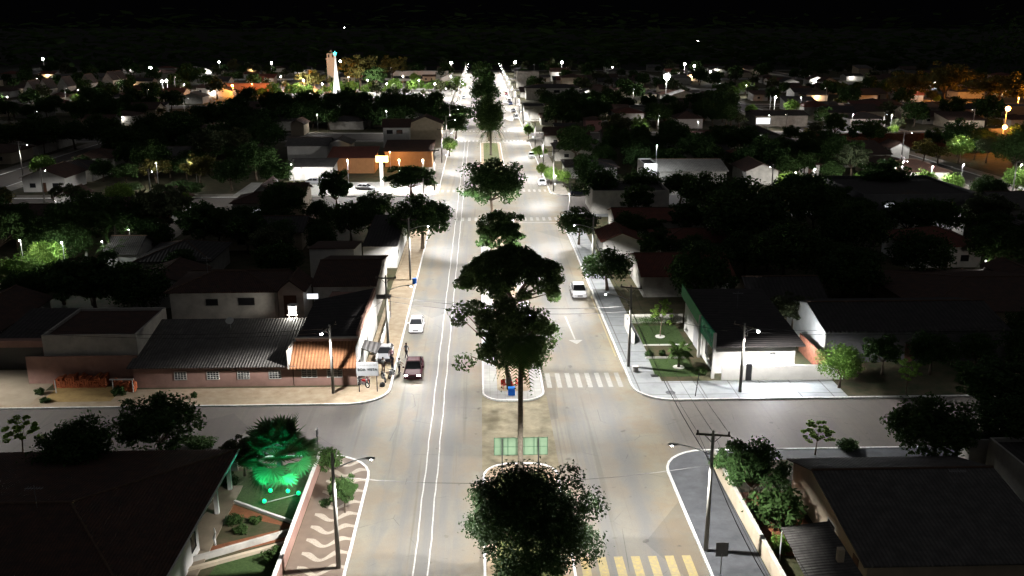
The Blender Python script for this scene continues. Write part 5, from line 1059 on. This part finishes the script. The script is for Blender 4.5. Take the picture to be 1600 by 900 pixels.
# church tower, light cone, plaza
q = at(520, 133); r = empty('church_tower', (q.x, q.y, 0)); MB().box(-2.6, 2.6, -2.6, 2.6, 0, 15.5).build('tower_shaft', W_CREAM, r); MB().box(-2.9, 2.9, -2.9, 2.9, 15.5, 16.1).build('cornice', W_PALE, r); MB().box(-2.4, 2.4, -2.4, 2.4, 16.1, 19).build('belfry', W_CREAM, r); MB().box(-.1, .1, -.1, .1, 19, 21).box(-.6, .6, -.1, .1, 20, 20.2).build('cross', M_STEEL, r)
for x in (-1.2, 1.2): MB().box(x - .5, x + .5, -2.46, -2.41, 16.6, 18.4).build('belfry_opening', M_BLACKM, r)
tag(r, 'square cream church tower behind the plaza', 'church tower'); 
q = at(527, 157); r = empty('light_cone_tree', (q.x, q.y, .14)); c = MB()
M_CONE = emat('white_string_lights', (1, .96, .88), 1.0)
c.tube([(0, 0, 0), (0, 0, 6), (0, 0, 21)], [2.7, 1.5, .12], 18); c.build('light_curtain', M_CONE, r)
st = MB().poly([(math.cos(R(90 + k * 36)) * (1.1 if k % 2 == 0 else .5), 0, 22.3 + math.sin(R(90 + k * 36)) * (1.1 if k % 2 == 0 else .5)) for k in range(10)])
st.hull([(-.1, -.1, 21), (.1, -.1, 21), (.1, .1, 21), (-.1, .1, 21)], [(-.1, -.1, 22), (.1, -.1, 22), (.1, .1, 22), (-.1, .1, 22)]).build('star_topper', emat('teal_star_glow', (.1, .8, .75), 5), r); tag(r, 'tall white cone of string lights with a teal star on top', 'light tree'); point(r, (0, -7, 6), 5000)
strip('plaza', -112, -14, 440, 527, mat('white_plaza_paving', (.4, .39, .36), .7, .3, .2), .142); strip('plaza', -112, -14, 543, 603, MATS['white_plaza_paving'], .142)
hp(612, 700, 127, 5.5, 10, .8, 'flat', W_WHITE, R_GREYL, 'long white building with window bands behind the plaza', wins=[('s', at(p, 127).x, 1.6, 6, 1.8) for p in (622, 640, 658)], occ=False)
hp(690, 712, 132, 4.2, 8, 1.8, 'gable_y', W_WHITE, R_GREYL, 'small white kiosk with pointed roof at the plaza corner', occ=False)
OCC.append((-112, -12, 436, 608))
PL = []
for k, px in enumerate((440, 475, 505, 545, 575, 605, 630, 655, 680, 705)):
    q = at(px, 139 + (k % 3) * 7)
    if not PL:
        r = empty('plaza_lamp', (q.x, q.y, .14)); MB().tube([(0, 0, 0), (0, 0, 6.5)], .1, 6).build('pole', M_FRAMEW, r); MB().ball((0, 0, 6.8), .32, 8, 6).build('globe', M_LED, r); point(r, (0, 0, 7.7), 13000, rad=.4)
    else: r = copy_tree(PL[0], (q.x, q.y, .14))
    PL.append(r); later(r, 'white globe lamp on a slim post in the bright plaza', 'street lamp', 'globe lamps in the plaza', px, 'from the church side')
for k, px in enumerate(range(400, 724, 8)):
    q = at(px + (k * 37 % 9), 135 + (k * 53 % 20)); key = ('farl', 'shrubl', 'far2')[k % 3]; o = plant(key, q.x, q.y, 2.0 + (k % 4) * .8, 'x', 'tree'); later(o, 'small pale-lit ' + ('clipped' if k % 3 == 1 else 'rounded' if k % 3 == 0 else 'loose') + ' tree in the bright plaza', 'tree', 'small trees in the plaza', px, 'from the church side')
# sodium lights
def sodium(px, py, z, w, label, vis=.5):
    q = at(px, py, z); r = empty('sodium_lamp', (q.x, q.y, .14)); MB().tube([(0, .6, 0), (0, .6, z)], .12, 6).build('pole', M_POLE, r); MB().ball((0, 0, z - .1), vis, 8, 6).build('lamp_globe', M_SODIUM, r); point(r, (0, -1.2, z), w, (1, .36, .07), .3); return tag(r, label, 'street lamp', 'orange sodium lamps')
sodium(363, 134, 6, 16000, 'orange sodium lamp before the lit red wall far left of the church'); sodium(475, 128, 5, 30000, 'orange sodium lamp under the trees beside the church', .2)
sodium(1575, 170, 10, 16000, 'orange sodium lamp above the yellow building at the far right', .75); sodium(1570, 199, 8, 5000, 'orange sodium lamp below the yellow building at the far right', .6)
hp(1566, 1640, 191, 5.5, 14, .5, 'flat', W_CREAM, R_GREYL, 'flat-roofed building lit orange at the right frame edge'); hp(345, 420, 148, 5, 8, .6, 'flat', mat('salmon_plaster', (.55, .25, .16), .85, .15, 1), R_CLAY, 'salmon-walled building lit by the sodium lamp', doors=[('s', at(412, 148).x, 3, 3)])
for px, py, w, l in ((1590, 172, 60000, 'added orange light under the broad trees at the far right edge'), (1475, 160, 16000, 'added dim orange light below the tall far right tree'), (492, 142, 30000, 'added orange light by the orange-lit tree beside the church'), (395, 150, 5000, 'orange sodium lamp beside the salmon-walled building')):  # extra lights added to turn the far trees orange
    q = above(px, py, 6); r = empty('sodium_lamp', (q.x, q.y, .14)); MB().tube([(0, .6, 0), (0, .6, 6)], .12, 6).build('pole', M_POLE, r); MB().ball((0, 0, 6), .2, 8, 6).build('lamp_globe', M_SODIUM, r); point(r, (0, -1.0, 6), w, (1, .36, .07), .3); tag(r, l, 'street lamp', 'orange sodium lamps')
# bright white lamps far away
def far_lamp(px, py, z, w, label, s_=.7, col=(1, .98, 1)):
    q = at(px, py, z); r = empty('flood_lamp', (q.x, q.y, 0)); MB().tube([(0, .8, 0), (0, .8, z)], .15, 6).build('pole', M_POLE, r); MB().ball((0, 0, z), s_, 8, 6).build('lamp_globe', M_LED, r); point(r, (0, -1.5, z - 1), w, col, .4); return tag(r, label, 'floodlight', 'distant bright lamps')
for a in [(1042, 120, 12, 9000, 'brightest isolated white floodlight in the far dark right', 1.5), (235, 106, 9, 2500, 'bluish white lamp above roofs at the far left', .9), (253, 127, 6, 1500, 'left of two paired white lamps under the far left roofs', .6), (260, 126, 6, 1500, 'right of two paired white lamps under the far left roofs', .6),
          (67, 92, 8, 500, 'faint pinkish lamp at the far left horizon', 1.0), (522, 36.5 + 6, 8, 0, 'left point of the lone lights near the horizon', 2.8), (538, 36.8 + 6, 8, 0, 'right point of the lone lights near the horizon', 3.4), (705, 98, 9, 4000, 'white lamp over trees at the left end of the avenue', .9), (805, 97, 9, 4000, 'white lamp over trees at the right end of the avenue', .9), (878, 97, 9, 2500, 'white lamp on a leaning arm far right of the avenue', .8), (1070, 100, 9, 3000, 'white lamp among far trees near the floodlight', .8), (1090, 65, 8, 0, 'faint single light in the dark hills to the right', 1.6),
          (424, 98, 8, 800, 'white lamp left of the church tower', .7), (342, 97, 8, 800, 'small white lamp in the far left town', .7), (532, 96, 8, 800, 'white lamp just right of the light cone', .9), (1085, 103, 8, 2500, 'white lamp second among far trees by the floodlight', .7), (957, 105, 6, 1500, 'white lamp lighting a pale gable far ahead', .4), (1110, 112, 7, 2500, 'white lamp by the pale posts far right', .5), (1212, 152, 8, 3000, 'white lamp behind the school-like building', .4)]:
    far_lamp(*a[:5], s_=a[5])
for px, py, w_, l in ((957, 109, 12, 'pale lit gable house far ahead right of the avenue'), (255, 116, 22, 'large low-pitched roof house far left under a white lamp'), (1110, 118, 16, 'pale lit frame-like house near far floodlight'), (1060, 128, 20, 'long flat store near the far floodlight'), (300, 113, 14, 'narrow bright-roofed house in the far left town')):
    hp(px - w_, px + w_, py + 4, 4, 9, 1.8, 'gable_y' if w_ < 20 else 'hip', W_PALE, R_GREYL, l)

# ================================================================== THE REST OF THE TOWN
def keep(px0, px1, py0, py1):
    a, b_, c, d = at(px0, py0), at(px1, py0), at(px0, py1), at(px1, py1); OCC.append((min(a.x, c.x), max(b_.x, d.x), c.y, a.y))
for k_ in ((0, 150, 436, 470), (215, 275, 352, 366), (180, 345, 286, 300), (440, 690, 222, 318), (1020, 1140, 289, 312), (1215, 1262, 298, 312), (400, 700, 290, 318), (1260, 1345, 300, 322), (1470, 1600, 300, 318), (1270, 1480, 212, 232), (1440, 1600, 430, 492), (1000, 1140, 289, 300), (0, 80, 190, 205), (265, 455, 505, 520)): keep(*k_)
def added_porch_lamp(hs_, x, y, z, w, col=(1, .97, .92)):  # lamp added on random houses to scatter bright patches through the dark blocks
    MB().box(x - .12, x + .12, y - .14, y - .02, z, z + .12).build('added_wall_lamp', M_LED, hs_); point(hs_, (x, y - .7, z + .1), w, col)

random.seed(77)
nh = nt_ = 0
RC = [(R_CLAY, R_CLAYY, 'brown tiled'), (R_CLAY, R_CLAYY, 'brown tiled'), (R_BLACK, R_BLACKY, 'black sheet'), (R_FIBRE, R_FIBREY, 'grey corrugated'), (R_RED, R_RED, 'dark red tiled')]
for ri, (y0, y1) in enumerate(ROWS):
    for ci, (x0, x1) in enumerate(COLS):
        if ri == 0: continue
        st = 13.5 if y0 < 210 else 15 if y0 < 310 else 21
        nx = int((x1 - x0 - 8) / st); ny = int((y1 - y0 - 8) / st)
        for i in range(nx):
            for j in range(ny):
                cx = x0 + 4 + (i + .5) * (x1 - x0 - 8) / nx + random.uniform(-1.2, 1.2); cy = y0 + 5 + (j + .5) * (y1 - y0 - 9) / ny + random.uniform(-1, 1)
                u, v = proj((cx, cy, 3)); rnd = random.random(); w = random.uniform(9, 13.5); d = random.uniform(9, 13); 
                c1, c2, c3, c4, c5 = [random.random() for _ in range(5)]
                if not (-40 < u < 1640 and v > 60): continue
                near_edge = i in (0, nx - 1) or j in (0, ny - 1); interior = not near_edge
                ph = .55 if near_edge else .36
                if y0 > 420: ph *= .6
                if rnd < ph and nh < 285 and free(cx - w / 2, cx + w / 2, cy - d / 2, cy + d / 2, .6):
                    rc = RC[int(c1 * 5)]; kd = ('gable_x', 'gable_y', 'hip', 'shed_n', 'hip', 'gable_x')[int(c2 * 6)]; wm = (W_PALE, W_GREY, W_CREAM, W_WHITE, W_GREY)[int(c3 * 5)]; wn = {W_PALE: 'pale', W_GREY: 'grey', W_CREAM: 'cream', W_WHITE: 'white'}[wm]
                    hgt = 3.0 + c4 * .7 + (2.6 if c5 > .93 else 0); kn = {'gable_x': 'gabled', 'gable_y': 'narrow', 'hip': 'hipped', 'shed_n': 'lean-to'}[kd]
                    wins = [('s', cx - w * .27, 1.1, 1.3, 1.0), ('s', cx + w * .27, 1.1, 1.3, 1.0)] if y0 < 310 else []
                    drs = [('s', cx, .9, 2.1)] if y0 < 310 else []
                    house(cx - w / 2, cx + w / 2, cy - d / 2, cy + d / 2, hgt, 1.2 + c4, kd, wm, rc[1] if kd == 'gable_y' else rc[0], f'{rc[2]} {kn} house {place_name(cx, cy)}', wins=wins, doors=drs, defer=(abs(cx - 3) + cy * .01, 'outwards'), group='town houses in the dark blocks'); nh += 1; HL.append((C.objects[-1] if False else LAST[0], w, d))
                elif nt_ < 360:
                    for q in range(1 if rnd < .8 else 2):
                        rad = random.uniform(3.2, 6.0); tx = cx + random.uniform(-4, 4); ty = cy + random.uniform(-4, 4)
                        if not free(tx - rad * .75, tx + rad * .75, ty - rad * .75, ty + rad * .75): continue
                        key = random.choice(('dense', 'dense2', 'airy', 'airy2') if y0 < 310 else ('far', 'far', 'far2'))
                        o = plant(key, tx, ty, rad, 'x', 'tree', random.uniform(.8, 1.15)); later(o, ('big ' if rad > 5 else 'low ' if rad < 4 else '') + ('dense dark' if key in ('dense', 'dense2', 'far') else 'loose dark') + ' tree ' + place_name(tx, ty), 'tree', 'dark trees between the houses', abs(tx - 3) + ty * .01, 'outwards'); nt_ += 1
                        OCC.append((tx - rad * .5, tx + rad * .5, ty - rad * .5, ty + rad * .5))
for ci, ri, n in ((2, 1, 320), (3, 1, 280), (2, 2, 260), (3, 2, 260), (1, 2, 160), (4, 2, 160), (2, 3, 150), (3, 3, 150), (1, 3, 150), (4, 3, 150), (3, 4, 120), (2, 5, 60), (3, 5, 60), (4, 4, 80), (1, 4, 80)):
    x0, x1 = COLS[ci]; y0, y1 = ROWS[ri]
    for _ in range(n):
        w = random.uniform(7, 13); d = random.uniform(7, 12); cx = random.uniform(x0 + 5 + w / 2, x1 - 5 - w / 2); cy = random.uniform(y0 + 6 + d / 2, y1 - 5 - d / 2); c1, c2, c3, c4 = [random.random() for _ in range(4)]
        u, v = proj((cx, cy, 3))
        if not (-40 < u < 1640): continue
        if nh < 292 and c4 < .55 and free(cx - w / 2, cx + w / 2, cy - d / 2, cy + d / 2, .4):
            rc = RC[int(c1 * 3)]; kd = ('gable_x', 'hip', 'shed_n')[int(c2 * 3)]; wm = (W_PALE, W_GREY, W_CREAM)[int(c3 * 3)]; kn = {'gable_x': 'gabled', 'hip': 'hipped', 'shed_n': 'lean-to'}[kd]
            house(cx - w / 2, cx + w / 2, cy - d / 2, cy + d / 2, 2.8 + c4, 1.1 + c3, kd, wm, rc[0], f'{rc[2]} {kn} house {place_name(cx, cy)}', wins=[('s', cx - w * .25, 1.1, 1.3, 1.0)], doors=[('s', cx + w * .2, .9, 2.1)], defer=(abs(cx - 3) + cy * .01, 'outwards'), group='town houses in the dark blocks'); nh += 1
        elif nt_ < 500:
            rad = random.uniform(2.4, 4.6) + (1.2 if ri > 2 else 0)
            if not free(cx - rad * .6, cx + rad * .6, cy - rad * .6, cy + rad * .6): continue
            key = random.choice(('dense', 'dense2', 'airy2')); o = plant(key, cx, cy, rad, 'x', 'tree', random.uniform(.8, 1.1)); later(o, ('low ' if rad < 4 else '') + ('dense dark' if key != 'airy2' else 'loose dark') + ' tree ' + place_name(cx, cy), 'tree', 'dark trees between the houses', abs(cx - 3) + cy * .01, 'outwards'); nt_ += 1; OCC.append((cx - rad * .5, cx + rad * .5, cy - rad * .5, cy + rad * .5))
for k, (h_o, w, d) in enumerate(HL):
    g = random.Random(k * 7 + 3)
    if g.random() < (.1 if h_o.location.y < 310 else .28): added_porch_lamp(h_o, g.uniform(-w * .4, w * .4), -d / 2, 2.5, (140 if h_o.location.y < 210 else 500 if h_o.location.y < 420 else 1500) * g.uniform(.5, 1.6), (1, .97, .92) if g.random() < .75 else (1, .62, .3))
print('houses', nh, 'trees', nt_)
for k, (x, y, d_) in enumerate(SIDE):
    if y < 100 or y > 500: continue
    g = random.Random(k); 
    for q in range(3 if y < 260 else 2):
        sx_ = g.choice((-1, 1)) * g.uniform(3.5, 9)
        if -58 < x < -12 and y < 260: continue
        o = plant(g.choice(('round', 'olive', 'round', 'airy')), x + sx_, y + (4.5 if d_ == 1 else -4.5) * g.uniform(.6, 1.4), g.uniform(2.0, 3.6), 'x', 'tree', g.uniform(.8, 1.1))
        later(o, 'street tree catching lamplight ' + place_name(x, y + (6 if d_ == 1 else -6)), 'tree', 'street trees under side street lamps', abs(x - 3) + y * .01, 'outwards')
# row of dark trees in front of the plaza, dark wood around the town
k = 0
for px in range(265, 735, 21):
    o = tree_px('far' if k % 3 else 'dense2', px + random.uniform(-5, 5), 176 + random.uniform(-5, 8) + (6 if px < 400 else 0), random.uniform(34, 52), 'x', sz=.85, occ=False)
    later(o, 'dark round tree in the belt before the plaza', 'tree', 'belt of dark trees before the plaza', px, 'from the left'); k += 1
k = 0
for px in range(20, 440, 44):
    o = tree_px('dense' if k % 2 else 'dense2', px + random.uniform(-8, 8), 208 + random.uniform(-12, 12), random.uniform(56, 84), 'x', sz=.8, occ=False)
    later(o, 'large dark tree in the grove behind the left street strip', 'tree', 'grove behind the left street strip', px, 'from the left'); k += 1
wd, _ = leaf_mesh('wood', 'dense', 9000, .012, M_LEAF, .05, 41)
for nm, x, y, sx, sy, sz in (('far_woods', -10, 940, 760, 130, 190), ('far_woods', 480, 640, 120, 260, 190), ('far_woods', -500, 640, 120, 260, 190)):
    o = bpy.data.objects.new(nm, wd); C.objects.link(o); o.location = (x, y, 4); o.scale = (sx, sy, sz); o['kind'] = 'stuff'; tag(o, 'dark distant woodland ' + ('closing the end of town' if x == -10 else 'beyond the right edge of town' if x > 0 else 'beyond the left edge of town'), 'woods')

# ================================================================== CABLES
for dx in (-1.05, 0, 1.05):
    nm = {-1.05: 'street-side', 0: 'middle', 1.05: 'house-side'}[dx]
    wire([(15.7 + dx, 30, 9.2), (15.7 + dx, 57.7, 9.2), (15.9 + dx, 94.5, 9.2), (16.2 + dx, 131, 9.2), (16.2 + dx, 167, 9.2), (16.2 + dx, 205, 9.2)], .7, .014, nm + ' high cable above the right kerb poles')
    wire([(-10.6 + dx, 99.3, 9.2), (-10.4 + dx, 131, 9.2), (-10.4 + dx, 167, 9.2), (-10.4 + dx, 207, 9.2)], .7, .014, nm + ' high cable above the left kerb poles')
wire([(15.7, 40, 6.9), (15.7, 57.7, 6.9), (15.9, 94.5, 6.9), (16.2, 131, 6.9)], .8, .035, 'thick lower cable between the right kerb poles')
wire([(15.9, 94.5, 7.0), (-10.6, 99.3, 7.0)], .8, .022, 'cable crossing the avenue between the two lamp poles'); wire([(15.9, 94.5, 6.4), (-10.6, 99.3, 6.4)], .8, .022, 'lower cable crossing the avenue between the two lamp poles')
wire([(15.9, 94.5, 6.9), (26.1, 86.9, 6.5)], .5, .02, 'cable from garden pole to shop lamp post'); wire([(26.1, 86.9, 6.9), (60, 87.5, 7)], .6, .02, 'upper cable along the side street past the shop'); wire([(26.1, 86.9, 6.5), (60, 87.5, 6.6)], .6, .02, 'lower cable along the side street past the shop')
wire([(-15.1, 87.9, 6.6), (-10.6, 99.3, 6.8)], .3, .02, 'cable from bar lamp post to kerb pole'); wire([(-15.1, 87.9, 7.0), (-45, 88.5, 7.1)], .6, .02, 'upper cable along the pink houses'); wire([(-15.1, 87.9, 6.6), (-45, 88.5, 6.7)], .6, .02, 'lower cable along the pink houses')
wire([(15.7, 57.7, 6.8), (-10, 56.4, 7.0)], .9, .014, 'thin cable crossing the avenue over the nearest median')

# ------------------------------------------------------------------ finish labels, drop unused protos
groups = {}
for o, base, key, tail in PENDING: groups.setdefault(base, []).append((key, o, tail))
for base, L_ in groups.items():
    L_.sort(key=lambda t: t[0])
    for i, (k_, o, tail) in enumerate(L_): o['label'] = base if len(L_) == 1 else f'{ordw(i)} {base} {tail}'.strip()
for key, (p, z0) in PROTO.items():
    for c in list(p.children): bpy.data.objects.remove(c)
    bpy.data.objects.remove(p)
